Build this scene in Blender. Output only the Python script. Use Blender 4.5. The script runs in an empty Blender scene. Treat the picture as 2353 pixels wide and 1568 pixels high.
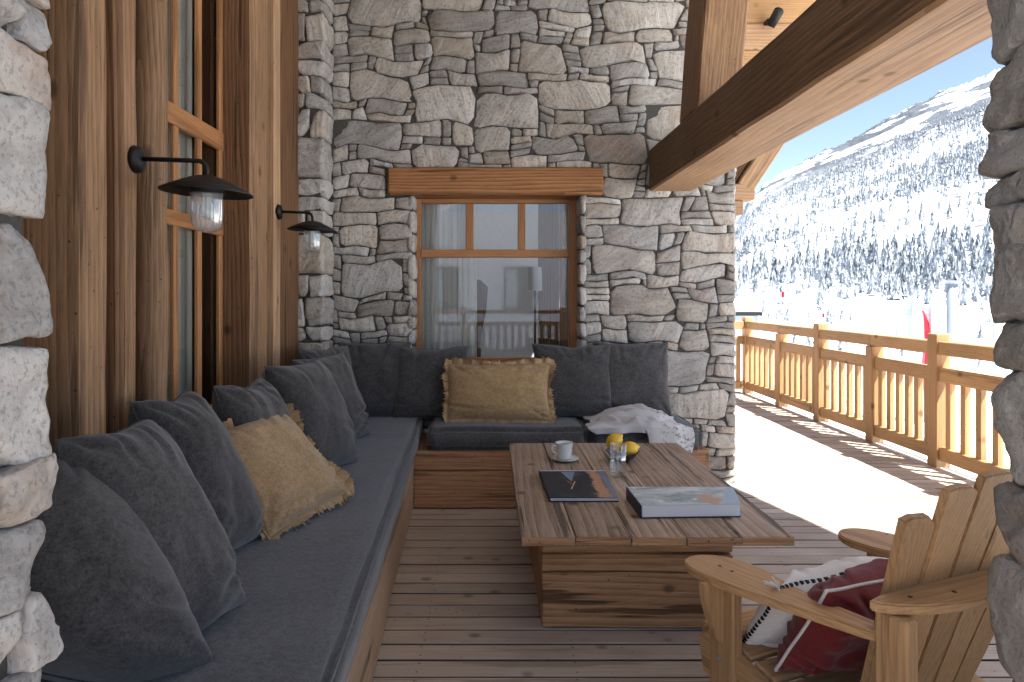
import bpy, bmesh, math, random
from mathutils import Vector, Matrix, noise as mnoise

# ------------------------------------------------------------------ camera, world, sun, exposure
scene = bpy.context.scene
C = scene.collection
F = 1569.0                      # focal length of the photograph in pixels of a 2353-wide copy
CAM_Z = 1.3
cam_data = bpy.data.cameras.new('camera')
cam_data.sensor_width = 36.0
cam_data.lens = 36.0 * F / 2353.0
cam_data.shift_x = (1176.5 - 1125.0) / 2353.0
cam_data.shift_y = -(784.0 - 677.0) / 2353.0
cam_data.clip_start = 0.05
cam_data.clip_end = 9000.0
cam = bpy.data.objects.new('camera', cam_data)
cam.location = (0, 0, CAM_Z)
cam.rotation_euler = (math.radians(90), 0, 0)
C.objects.link(cam)
scene.camera = cam

SUN_DIR = Vector((0.5, -0.35, 1.0)).normalized()
world = bpy.data.worlds.new('World')
scene.world = world
world.use_nodes = True
wn = world.node_tree.nodes
sky = wn.new('ShaderNodeTexSky')
sky.sky_type = 'NISHITA'
sky.sun_disc = False
sky.sun_elevation = math.asin(SUN_DIR.z)
sky.sun_rotation = math.atan2(SUN_DIR.x, SUN_DIR.y)
sky.altitude = 3800.0
sky.air_density = 1.0
sky.dust_density = 0.4
bg = wn['Background']
bg.inputs['Strength'].default_value = 0.05
hsv = wn.new('ShaderNodeHueSaturation')          # thin, slightly milky mountain air: a paler blue
hsv.inputs['Saturation'].default_value = 0.85
world.node_tree.links.new(sky.outputs['Color'], hsv.inputs['Color'])
world.node_tree.links.new(hsv.outputs['Color'], bg.inputs['Color'])

sd = bpy.data.lights.new('sun', 'SUN')
sd.energy = 3.6
sd.angle = math.radians(0.5)
sd.color = (1.0, 0.955, 0.90)
sun = bpy.data.objects.new('sun', sd)
sun.rotation_euler = SUN_DIR.to_track_quat('Z', 'Y').to_euler()
sun.location = (8, -6, 14)
C.objects.link(sun)

scene.render.engine = 'CYCLES'
scene.cycles.use_denoising = True
scene.cycles.max_bounces = 10
scene.cycles.diffuse_bounces = 8
scene.cycles.glossy_bounces = 4
scene.cycles.transmission_bounces = 8
scene.cycles.transparent_max_bounces = 12
scene.cycles.sample_clamp_indirect = 6.0
vs = scene.view_settings
vs.view_transform = 'Standard'
vs.look = 'None'
vs.exposure = 2.6
vs.gamma = 1.0
vs.use_curve_mapping = False

# ------------------------------------------------------------------ helpers
def tag(o, label=None, cat=None, group=None, kind=None):
    if label: o['label'] = label
    if cat: o['category'] = cat
    if group: o['group'] = group
    if kind: o['kind'] = kind
    return o

def empty(name, loc=(0, 0, 0), label=None, cat=None, group=None):
    o = bpy.data.objects.new(name, None)
    o.empty_display_size = 0.1
    o.location = loc
    C.objects.link(o)
    return tag(o, label, cat, group)

def link(name, me, mat, parent=None, loc=None, rot=None, smooth=False):
    """one mesh object; loc/rot are world values (parents are never rotated unless said)"""
    o = bpy.data.objects.new(name, me)
    if mat is not None and len(me.materials) == 0:
        for m in (mat if isinstance(mat, (list, tuple)) else [mat]):
            me.materials.append(m)
    if smooth:
        me.polygons.foreach_set('use_smooth', [True] * len(me.polygons))
    if loc is not None: o.location = loc
    if rot is not None: o.rotation_euler = rot
    C.objects.link(o)
    if parent is not None:
        o.parent = parent
        o.matrix_parent_inverse = PINV(parent)
    return o

def world_of(o):
    m = Matrix.LocRotScale(o.location, o.rotation_euler, o.scale)
    if o.parent is not None:
        m = world_of(o.parent) @ o.matrix_parent_inverse @ m
    return m

def PINV(o):
    return world_of(o).inverted()

def mesh_from(bm, name='m'):
    me = bpy.data.meshes.new(name)
    bm.normal_update()
    bm.to_mesh(me)
    bm.free()
    return me

def pydata(verts, faces, name='m'):
    me = bpy.data.meshes.new(name)
    me.from_pydata([tuple(v) for v in verts], [], faces)
    me.update()
    return me

def fix_normals(me):
    bm = bmesh.new(); bm.from_mesh(me)
    bmesh.ops.recalc_face_normals(bm, faces=bm.faces)
    bm.to_mesh(me); bm.free()
    return me

_seed = [0]
def nz(p, f=1.0, s=0.0):
    return mnoise.noise(Vector((p[0] * f + s, p[1] * f + s * 1.7, p[2] * f - s * 0.6)))

def box_mesh(sx, sy, sz, bevel=0.0, segs=0, axis=2, wob=0.0, seed=0.0, bseg=1):
    """a box centred on the origin, cut along one axis and made a little uneven"""
    bm = bmesh.new()
    bmesh.ops.create_cube(bm, size=1.0)
    bmesh.ops.scale(bm, vec=(sx, sy, sz), verts=bm.verts)
    if segs > 1:
        ln = (sx, sy, sz)[axis]
        no = [0, 0, 0]; no[axis] = 1
        for i in range(1, segs):
            co = [0, 0, 0]; co[axis] = -ln / 2 + ln * i / segs
            bmesh.ops.bisect_plane(bm, geom=bm.verts[:] + bm.edges[:] + bm.faces[:], plane_co=co, plane_no=no)
    if wob:
        for v in bm.verts:
            p = v.co * 3.0
            d = Vector((nz(p, 1.0, seed), nz(p, 1.0, seed + 31), nz(p, 1.0, seed + 67))) * wob
            d[axis] *= 0.3
            v.co += d
    if bevel:
        es = [e for e in bm.edges if len(e.link_faces) == 2 and e.calc_face_angle(0) > 0.7]
        bmesh.ops.bevel(bm, geom=es, offset=bevel, segments=bseg, affect='EDGES', clamp_overlap=True)
    return mesh_from(bm)

def timber(name, lo, hi, mats, parent=None, bevel=0.006, wob=0.004, rot=None, axis=None, seed=None, segs=8):
    """a plank or post between two world corners; the grain runs along its longest side"""
    s = [hi[i] - lo[i] for i in range(3)]
    ax = max(range(3), key=lambda i: s[i]) if axis is None else axis
    _seed[0] += 1
    me = box_mesh(s[0], s[1], s[2], bevel, segs, ax, wob, (_seed[0] * 7.31) if seed is None else seed)
    mat = mats[ax] if isinstance(mats, (list, tuple)) else mats
    return link(name, me, mat, parent, [(lo[i] + hi[i]) / 2 for i in range(3)], rot)

def lathe(profile, n=32, closed=False):
    vs_, fs = [], []
    m = len(profile)
    for i in range(n):
        a = 2 * math.pi * i / n
        for r, z in profile:
            vs_.append((r * math.cos(a), r * math.sin(a), z))
    rng = m if closed else m - 1
    for i in range(n):
        j = (i + 1) % n
        for k in range(rng):
            k2 = (k + 1) % m
            fs.append((i * m + k, j * m + k, j * m + k2, i * m + k2))
    me = pydata(vs_, fs)
    bm = bmesh.new(); bm.from_mesh(me)
    bmesh.ops.remove_doubles(bm, verts=bm.verts, dist=1e-6)
    bmesh.ops.recalc_face_normals(bm, faces=bm.faces)
    bm.to_mesh(me); bm.free()
    return me

def tube_mesh(pts, r, n=10):
    pts = [Vector(p) for p in pts]
    rs = r if isinstance(r, (list, tuple)) else [r] * len(pts)
    vs_, fs = [], []
    up = None
    for i, p in enumerate(pts):
        d = (pts[min(i + 1, len(pts) - 1)] - pts[max(i - 1, 0)]).normalized()
        if up is None:
            up = d.orthogonal().normalized()
        up = (up - d * up.dot(d)).normalized()
        s = d.cross(up)
        for k in range(n):
            a = 2 * math.pi * k / n
            vs_.append(p + (up * math.cos(a) + s * math.sin(a)) * rs[i])
    for i in range(len(pts) - 1):
        for k in range(n):
            k2 = (k + 1) % n
            fs.append((i * n + k, i * n + k2, (i + 1) * n + k2, (i + 1) * n + k))
    fs.append(tuple(range(n - 1, -1, -1)))
    fs.append(tuple((len(pts) - 1) * n + k for k in range(n)))
    return fix_normals(pydata(vs_, fs))

def prism_mesh(outline, t, bevel=0.0, seg=2):
    """outline in local XY, thickness t in Z (0..t)"""
    bm = bmesh.new()
    vs_ = [bm.verts.new((x, y, 0)) for x, y in outline]
    f = bm.faces.new(vs_)
    r = bmesh.ops.extrude_face_region(bm, geom=[f])
    for v in [g for g in r['geom'] if isinstance(g, bmesh.types.BMVert)]:
        v.co.z += t
    bmesh.ops.recalc_face_normals(bm, faces=bm.faces)
    if bevel:
        es = [e for e in bm.edges if e.calc_face_angle(0) > 0.9]
        bmesh.ops.bevel(bm, geom=es, offset=bevel, segments=seg, affect='EDGES', clamp_overlap=True)
    return mesh_from(bm)

# ------------------------------------------------------------------ materials
class NT:
    def __init__(s, name):
        s.m = bpy.data.materials.new(name); s.m.use_nodes = True
        s.t = s.m.node_tree; s.n = s.t.nodes
        s.b = s.n['Principled BSDF']; s.out = s.n['Material Output']
    def new(s, typ, ins=None, **kw):
        nd = s.n.new('ShaderNode' + typ)
        for k, v in kw.items(): setattr(nd, k, v)
        for k, v in (ins or {}).items(): s.set(nd.inputs[k], v)
        return nd
    def set(s, sock, v):
        if isinstance(v, bpy.types.NodeSocket): s.t.links.new(v, sock)
        elif isinstance(v, bpy.types.Node): s.t.links.new(v.outputs[0], sock)
        else:
            if sock.type == 'RGBA' and len(v) == 3: v = (*v, 1)
            sock.default_value = v
    def math(s, op, a, b=0.0, c=None, clamp=False):
        nd = s.new('Math', operation=op, use_clamp=clamp)
        s.set(nd.inputs[0], a); s.set(nd.inputs[1], b)
        if c is not None: s.set(nd.inputs[2], c)
        return nd.outputs[0]
    def mix(s, f, a, b, mode='MIX'):
        nd = s.new('Mix', data_type='RGBA', blend_type=mode)
        s.set(nd.inputs['Factor'], f); s.set(nd.inputs['A'], a) if False else None
        s.set(nd.inputs[6], a); s.set(nd.inputs[7], b)
        return nd.outputs[2]
    def ramp(s, f, stops, interp='LINEAR'):
        nd = s.new('ValToRGB'); nd.color_ramp.interpolation = interp
        e = nd.color_ramp.elements
        while len(e) < len(stops): e.new(0.5)
        for i, (p, c) in enumerate(stops):
            e[i].position = p
            e[i].color = (*c, 1) if len(c) == 3 else c
        s.set(nd.inputs[0], f)
        return nd.outputs[0]
    def noise(s, vec, scale, detail=3, rough=0.55, dist=0.0):
        return s.new('TexNoise', {'Vector': vec, 'Scale': scale, 'Detail': detail, 'Roughness': rough, 'Distortion': dist})
    def coords(s, scale=(1, 1, 1), rand=True):
        tc = s.new('TexCoord')
        v = tc.outputs['Object']
        if rand:
            oi = s.new('ObjectInfo')
            rv = s.new('VectorMath', operation='SCALE')
            rv.inputs[0].default_value = (17.3, 11.9, 23.7)
            s.set(rv.inputs['Scale'], oi.outputs['Random'])
            ad = s.new('VectorMath', operation='ADD')
            s.set(ad.inputs[0], v); s.set(ad.inputs[1], rv.outputs[0])
            v = ad.outputs[0]
        mp = s.new('VectorMath', operation='MULTIPLY')
        s.set(mp.inputs[0], v); mp.inputs[1].default_value = scale
        return mp.outputs[0], v
    def rand(s):
        return s.new('ObjectInfo').outputs['Random']
    def bump(s, h, strength=0.3, dist=0.01, prev=None):
        nd = s.new('Bump', {'Height': h, 'Strength': strength, 'Distance': dist})
        if prev is not None: s.set(nd.inputs['Normal'], prev)
        return nd.outputs[0]
    def fin(s, col=None, rough=None, normal=None, **kw):
        if col is not None: s.set(s.b.inputs['Base Color'], col)
        if rough is not None: s.set(s.b.inputs['Roughness'], rough)
        if normal is not None: s.set(s.b.inputs['Normal'], normal)
        for k, v in kw.items(): s.set(s.b.inputs[k.replace('_', ' ')], v)
        return s.m

def wood(name, dark, light, axis, ring=22.0, knots=0.5, rough=0.62, bump=0.25, fibre=0.5, var=0.25, grey=None, groove=0.0, figure=0.25):
    n = NT(name)
    sc = [1.0, 1.0, 1.0]; sc[axis] = 0.07
    q, raw = n.coords(tuple(sc))
    low = n.noise(q, 3.2, 3, 0.5)
    # growth rings round a pith beside the plank
    off = n.new('VectorMath', operation='ADD'); n.set(off.inputs[0], q); off.inputs[1].default_value = (0.0, 0.0, 0.0)
    ds = n.new('VectorMath', operation='SCALE'); n.set(ds.inputs[0], low.outputs['Color']); ds.inputs['Scale'].default_value = 0.20
    n.set(off.inputs[1], ds.outputs[0])
    wv = n.new('TexWave', {'Vector': off.outputs[0], 'Scale': ring, 'Distortion': 1.4, 'Detail': 2.0, 'Detail Scale': 1.6},
               wave_type='RINGS', rings_direction='XYZ'[axis], wave_profile='SAW')
    fine = n.noise(q, 190.0, 3, 0.6)
    mid = n.noise(q, 75.0, 4, 0.6)
    f = n.math('MULTIPLY', wv.outputs['Fac'], figure)
    f = n.math('ADD', f, n.math('MULTIPLY', fine.outputs['Fac'], 0.7 * fibre))
    f = n.math('ADD', f, n.math('MULTIPLY', mid.outputs['Fac'], 0.55))
    f = n.math('SUBTRACT', f, 0.10 + figure * 0.5)
    col = n.ramp(f, [(0.08, dark), (0.45, tuple(d * 0.45 + l * 0.55 for d, l in zip(dark, light))), (0.85, light)])
    # broad patches and a value of its own for every plank
    big = n.noise(raw, 1.7, 3, 0.55)
    if grey is not None:
        col = n.mix(n.math('MULTIPLY', n.ramp(big.outputs['Fac'], [(0.35, (0, 0, 0)), (0.7, (1, 1, 1))]), 0.6), col, grey)
    v = n.math('ADD', 1.0 - var, n.math('MULTIPLY', n.rand(), 2 * var))
    v = n.math('MULTIPLY', v, n.math('ADD', 0.72, n.math('MULTIPLY', big.outputs['Fac'], 0.56)))
    hs = n.new('HueSaturation', {'Value': v, 'Color': col})
    col = hs.outputs[0]
    if knots:
        ks = [6.0, 6.0, 6.0]; ks[axis] = 4.5
        kq = n.new('VectorMath', operation='MULTIPLY'); n.set(kq.inputs[0], raw); kq.inputs[1].default_value = ks
        vo = n.new('TexVoronoi', {'Vector': kq.outputs[0], 'Scale': 1.0, 'Randomness': 1.0})
        k = n.ramp(vo.outputs['Distance'], [(0.0, (1, 1, 1)), (0.06 + 0.04 * knots, (0.9, 0.9, 0.9)), (0.13 + 0.07 * knots, (0, 0, 0))])
        col = n.mix(n.math('MULTIPLY', k, 0.75), col, tuple(c * 0.3 for c in dark))
    if knots:
        wq = n.new('TexVoronoi', {'Vector': raw, 'Scale': 26.0, 'Randomness': 1.0})
        wh = n.ramp(wq.outputs['Distance'], [(0.06, (1, 1, 1)), (0.13, (0, 0, 0))])
        wm = n.noise(raw, 2.3, 2, 0.5)
        wh = n.math('MULTIPLY', wh, n.ramp(wm.outputs['Fac'], [(0.48, (0, 0, 0)), (0.56, (1, 1, 1))]))
        col = n.mix(n.math('MULTIPLY', wh, 0.8), col, tuple(c * 0.2 for c in dark))
    # drying cracks
    cq = [16.0, 16.0, 16.0]; cq[axis] = 0.7
    cv = n.new('VectorMath', operation='MULTIPLY'); n.set(cv.inputs[0], raw); cv.inputs[1].default_value = cq
    cr = n.noise(cv.outputs[0], 1.0, 3, 0.6)
    crack = n.ramp(cr.outputs['Fac'], [(0.60, (0, 0, 0)), (0.635, (1, 1, 1))])
    col = n.mix(n.math('MULTIPLY', crack, 0.42 + 0.4 * groove), col, tuple(c * 0.35 for c in dark))
    h = n.math('SUBTRACT', n.math('ADD', n.math('MULTIPLY', f, 0.8), n.math('MULTIPLY', fine.outputs['Fac'], 0.25)), n.math('MULTIPLY', crack, 0.9))
    nor = n.bump(h, bump, 0.006 + 0.008 * groove)
    return n.fin(col, rough, nor, Specular_IOR_Level=0.25)

def wood3(name, *a, **k):
    return [wood(name + '_' + 'xyz'[i], a[0], a[1], i, **k) for i in range(3)]

def plain(name, col, rough=0.5, metal=0.0, noise_amt=0.12, nscale=30.0, spec=0.4, bump=0.05):
    n = NT(name)
    q, raw = n.coords((1, 1, 1))
    no = n.noise(q, nscale, 4, 0.6)
    c = n.mix(no.outputs['Fac'], tuple(x * (1 - noise_amt) for x in col), tuple(min(1, x * (1 + noise_amt)) for x in col))
    return n.fin(c, rough, n.bump(no.outputs['Fac'], bump, 0.004), Metallic=metal, Specular_IOR_Level=spec)

def fabric(name, col, weave=420.0, amt=0.3, rough=0.95, bump=0.35, sheen=0.25, heather=0.25):
    n = NT(name)
    q, raw = n.coords((1, 1, 1))
    a = n.noise(q, weave, 2, 0.6)
    b = n.noise(q, weave * 0.32, 3, 0.6)
    big = n.noise(q, 5.0, 3, 0.6)
    f = n.math('ADD', n.math('MULTIPLY', a.outputs['Fac'], 0.6), n.math('MULTIPLY', b.outputs['Fac'], 0.5))
    f = n.math('ADD', f, n.math('MULTIPLY', n.math('SUBTRACT', big.outputs['Fac'], 0.5), heather))
    c = n.ramp(f, [(0.3, tuple(x * (1 - amt) for x in col)), (0.75, tuple(min(1, x * (1 + amt)) for x in col))])
    v = n.math('ADD', 0.9, n.math('MULTIPLY', n.rand(), 0.2))
    c = n.new('HueSaturation', {'Value': v, 'Color': c}).outputs[0]
    return n.fin(c, rough, n.bump(f, bump, 0.0025), Sheen_Weight=sheen, Sheen_Roughness=0.6, Specular_IOR_Level=0.15)

def stone_mat(name, palette, bump=0.7, vein=0.35, coarse=1.0):
    n = NT(name)
    q, raw = n.coords((1, 1, 1))
    r = n.rand()
    base = n.ramp(r, palette, 'CONSTANT')
    r2 = n.math('FRACT', n.math('MULTIPLY', r, 37.7))
    big = n.noise(q, 6.0 * coarse, 4, 0.6, 0.6)
    fine = n.noise(q, 55.0 * coarse, 5, 0.65)
    # layered streaks at a slant of their own
    rot = n.new('VectorRotate', {'Vector': q, 'Angle': n.math('MULTIPLY', r2, 2.2)}, rotation_type='Y_AXIS')
    st = n.new('VectorMath', operation='MULTIPLY'); n.set(st.inputs[0], rot.outputs[0]); st.inputs[1].default_value = (3.5, 12.0, 26.0)
    lay = n.noise(st.outputs[0], 1.0 * coarse, 5, 0.6, 0.8)
    c = n.mix(n.ramp(big.outputs['Fac'], [(0.3, (0, 0, 0)), (0.72, (1, 1, 1))]), n.mix(0.35, base, (0.2, 0.195, 0.185)), base)
    c = n.mix(n.math('MULTIPLY', n.ramp(lay.outputs['Fac'], [(0.38, (1, 1, 1)), (0.52, (0, 0, 0))]), 0.45), c, (0.22, 0.205, 0.19))
    c = n.mix(n.math('MULTIPLY', n.ramp(lay.outputs['Fac'], [(0.55, (0, 0, 0)), (0.62, (1, 1, 1))]), vein), c, (0.52, 0.5, 0.47))
    rust = n.noise(q, 3.2 * coarse, 3, 0.6, 0.8)
    rr = n.math('MULTIPLY', n.ramp(rust.outputs['Fac'], [(0.55, (0, 0, 0)), (0.66, (1, 1, 1))]), 0.28)
    c = n.mix(rr, c, (0.33, 0.2, 0.11))
    c = n.mix(n.math('MULTIPLY', n.ramp(fine.outputs['Fac'], [(0.38, (1, 1, 1)), (0.47, (0, 0, 0))]), 0.45), c, (0.1, 0.095, 0.09))
    v = n.math('ADD', 0.8, n.math('MULTIPLY', r2, 0.42))
    c = n.new('HueSaturation', {'Value': v, 'Color': c}).outputs[0]
    h = n.math('ADD', n.math('MULTIPLY', lay.outputs['Fac'], 0.8), n.math('ADD', n.math('MULTIPLY', fine.outputs['Fac'], 0.35), n.math('MULTIPLY', big.outputs['Fac'], 0.6)))
    return n.fin(c, 0.88, n.bump(h, bump, 0.02 / coarse), Specular_IOR_Level=0.25)

PAL = [(0.0, (0.45, 0.43, 0.395)), (0.16, (0.38, 0.37, 0.35)), (0.32, (0.50, 0.47, 0.42)), (0.46, (0.43, 0.425, 0.415)),
       (0.6, (0.46, 0.425, 0.375)), (0.72, (0.53, 0.51, 0.48)), (0.84, (0.33, 0.31, 0.285)), (0.93, (0.45, 0.405, 0.34))]
PAL_PALE = [(0.0, (0.42, 0.415, 0.405)), (0.2, (0.37, 0.365, 0.36)), (0.45, (0.44, 0.42, 0.395)), (0.65, (0.35, 0.35, 0.35)), (0.85, (0.40, 0.365, 0.33))]
PAL_SHADED = [(0.0, (0.27, 0.265, 0.26)), (0.25, (0.22, 0.215, 0.21)), (0.5, (0.29, 0.285, 0.275)), (0.75, (0.25, 0.235, 0.215))]  # right pier: the shade on its face is put into the stone colour
M_STONE = stone_mat('rubble_stone', PAL)
M_STONE_PALE = stone_mat('pale_stone', PAL_PALE, 0.8, 0.25, 1.6)
M_STONE_SHADED = stone_mat('grey_stone', PAL_SHADED, 0.8, 0.25, 1.6)
M_MORTAR = plain('mortar', (0.075, 0.073, 0.07), 0.95, 0, 0.35, 60, 0.1, 0.4)
W_POST = wood3('old_post_wood', (0.105, 0.054, 0.025), (0.4, 0.245, 0.135), ring=20, knots=0.5, var=0.14, bump=0.4, groove=0.1)
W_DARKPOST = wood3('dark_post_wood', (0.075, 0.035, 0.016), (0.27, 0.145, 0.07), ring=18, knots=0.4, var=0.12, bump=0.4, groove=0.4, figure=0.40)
W_BEAM = wood3('aged_beam_wood', (0.07, 0.036, 0.017), (0.235, 0.135, 0.068), ring=15, knots=0.3, var=0.1, bump=0.3, figure=0.30)
W_PALE = wood3('pale_new_wood', (0.302, 0.168, 0.084), (0.560, 0.381, 0.230), ring=14, knots=0.3, var=0.1, bump=0.15, figure=0.30)
W_LINTEL = wood3('lintel_wood', (0.17, 0.07, 0.026), (0.46, 0.235, 0.1), ring=14, knots=0.5, var=0.06, bump=0.35, groove=0.3, figure=0.50)
W_FRAME = wood3('varnished_window_wood', (0.26, 0.118, 0.046), (0.47, 0.235, 0.1), ring=24, knots=0.0, var=0.06, bump=0.08, rough=0.4)
W_BENCH = wood3('bench_wood', (0.209, 0.097, 0.045), (0.581, 0.338, 0.182), ring=14, knots=1.0, var=0.1, bump=0.3, groove=0.3, figure=0.28)
W_BENCH_PALE = wood3('bench_board_wood', (0.33, 0.2, 0.11), (0.62, 0.46, 0.32), ring=15, knots=0.5, var=0.08, bump=0.4, groove=0.5)
W_TABLE = wood3('weathered_table_wood', (0.16, 0.105, 0.07), (0.53, 0.40, 0.295), ring=13, knots=0.5, var=0.14, bump=0.65, groove=0.8, grey=(0.41, 0.34, 0.28), figure=0.45)
W_TABLE_SIDE = wood3('table_base_wood', (0.216, 0.108, 0.047), (0.620, 0.378, 0.203), ring=13, knots=0.2, var=0.12, bump=0.7, groove=1.0, figure=0.30)
W_DECK = wood3('deck_wood', (0.31, 0.24, 0.185), (0.58, 0.485, 0.40), ring=24, knots=0.3, var=0.18, bump=0.2, grey=(0.48, 0.425, 0.375), figure=0.15)
W_RAIL = wood3('larch_railing_wood', (0.32, 0.18, 0.08), (0.54, 0.345, 0.175), ring=20, knots=0.5, var=0.1, bump=0.12)
W_CHAIR = wood3('oak_chair_wood', (0.312, 0.176, 0.078), (0.572, 0.370, 0.195), ring=26, knots=0.0, var=0.07, bump=0.18)
M_CHARCOAL = fabric('charcoal_linen', (0.040, 0.039, 0.040), 190, 0.85)
M_SEAT = fabric('charcoal_seat_fabric', (0.058, 0.0585, 0.06), 190, 0.8)
M_MUSTARD = fabric('mustard_linen', (0.31, 0.205, 0.10), 150, 0.4, bump=0.5)
M_WHITE_CLOTH = fabric('white_cotton', (0.66, 0.65, 0.64), 300, 0.12)
M_RED_VELVET = fabric('burgundy_velvet', (0.12, 0.011, 0.012), 300, 0.3, sheen=0.15, rough=0.8, bump=0.15)
M_THROW = fabric('grey_throw_wool', (0.46, 0.45, 0.45), 220, 0.2)
M_BLACK_METAL = plain('black_iron', (0.018, 0.018, 0.019), 0.5, 0.6, 0.3, 40, 0.5)
M_STEEL = plain('galvanised_steel', (0.30, 0.33, 0.37), 0.5, 0.4)
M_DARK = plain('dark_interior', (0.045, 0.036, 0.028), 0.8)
M_ROOM = plain('pale_room_plaster', (0.72, 0.72, 0.72), 0.9)
M_ROOF_BOUNCE = plain('bounce_roof_boards', (0.66, 0.60, 0.52), 0.8, 0, 0.1, 8)  # unseen roof underside made pale to bounce light into the porch
M_SNOWY_ROOF = plain('snow_cover', (0.82, 0.84, 0.87), 0.9, 0, 0.03, 3)

def glass_pane(name, refl=0.25, tint=(0.9, 0.92, 0.92)):
    n = NT(name)
    n.n.remove(n.b)
    tr = n.new('BsdfTransparent', {'Color': tint})
    gl = n.new('BsdfGlossy', {'Color': (0.95, 0.94, 0.92), 'Roughness': 0.01})
    lw = n.new('Fresnel', {'IOR': 1.5})
    f = n.math('ADD', refl, n.math('MULTIPLY', lw.outputs[0], 1.0 - refl), clamp=True)
    mx = n.new('MixShader'); n.set(mx.inputs[0], f); n.set(mx.inputs[1], tr); n.set(mx.inputs[2], gl)
    n.set(n.out.inputs['Surface'], mx)
    return n.m
M_PANE = glass_pane('window_pane_glass', 0.07)
M_PANE_DARK = glass_pane('side_window_glass', 0.03, (0.75, 0.77, 0.76))

def clear_glass(name, rough=0.0, tint=(1, 1, 1)):
    n = NT(name)
    return n.fin(tint, rough, None, Transmission_Weight=1.0, IOR=1.45)
def thin_glass(name, base, tint):
    n = NT(name); n.n.remove(n.b)
    tr = n.new('BsdfTransparent', {'Color': tint}); gl = n.new('BsdfGlossy', {'Color': (1, 1, 1), 'Roughness': 0.03})
    lw = n.new('LayerWeight', {'Blend': 0.25})
    m = n.new('MixShader'); n.set(m.inputs[0], n.math('ADD', base, n.math('MULTIPLY', lw.outputs['Facing'], 0.5))); n.set(m.inputs[1], tr); n.set(m.inputs[2], gl)
    n.set(n.out.inputs['Surface'], m)
    return n.m
M_GLASS = thin_glass('drinking_glass', 0.10, (0.96, 0.97, 0.97))
def lamp_glass_mat():
    n = NT('lamp_glass'); n.n.remove(n.b)
    tr = n.new('BsdfTransparent', {'Color': (0.93, 0.95, 0.96)})
    gl = n.new('BsdfGlossy', {'Color': (1, 1, 1), 'Roughness': 0.12})
    df = n.new('BsdfDiffuse', {'Color': (0.7, 0.72, 0.74)})
    lw = n.new('LayerWeight', {'Blend': 0.35})
    m1 = n.new('MixShader'); n.set(m1.inputs[0], 0.25); n.set(m1.inputs[1], tr); n.set(m1.inputs[2], df)
    m2 = n.new('MixShader'); n.set(m2.inputs[0], n.math('ADD', 0.08, n.math('MULTIPLY', lw.outputs['Facing'], 0.6))); n.set(m2.inputs[1], m1); n.set(m2.inputs[2], gl)
    n.set(n.out.inputs['Surface'], m2)
    return n.m
M_LAMPGLASS = lamp_glass_mat()

def cloth_sheer(name, col, tl=0.5):
    n = NT(name); n.n.remove(n.b)
    d = n.new('BsdfDiffuse', {'Color': col}); t = n.new('BsdfTranslucent', {'Color': col})
    m = n.new('MixShader'); n.set(m.inputs[0], tl); n.set(m.inputs[1], d); n.set(m.inputs[2], t)
    n.set(n.out.inputs['Surface'], m)
    return n.m
M_CURTAIN = cloth_sheer('sheer_curtain', (0.78, 0.79, 0.77))
M_CURTAIN_GREY = cloth_sheer('grey_curtain', (0.62, 0.62, 0.58), 0.3)
# ------------------------------------------------------------------ masonry
def pack_rects(nu, nv, blocked, rng, tiers):
    occ = [[False] * nu for _ in range(nv)]
    for j in range(nv):
        for i in range(nu):
            if blocked(i, j): occ[j][i] = True
    out = []
    def free(i, j, w, h):
        if i + w > nu or j + h > nv: return False
        for b in range(j, j + h):
            row = occ[b]
            for a in range(i, i + w):
                if row[a]: return False
        return True
    def put(i, j, w, h):
        for b in range(j, j + h):
            for a in range(i, i + w): occ[b][a] = True
        out.append((i, j, w, h))
    for tries, ws, hs in tiers:
        for _ in range(tries):
            w = rng.randint(*ws); h = rng.randint(*hs)
            i = rng.randint(0, max(0, nu - w)); j = rng.randint(0, max(0, nv - h))
            if free(i, j, w, h): put(i, j, w, h)
    for j in range(nv):
        for i in range(nu):
            if not occ[j][i]:
                w = 1
                want = rng.choice((2, 3, 3, 4, 5))
                while w < want and free(i, j, w + 1, 1): w += 1
                h = 1
                wh = rng.choice((1, 1, 2, 2))
                while h < wh and free(i, j, w, h + 1): h += 1
                put(i, j, w, h)
    return out

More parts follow.
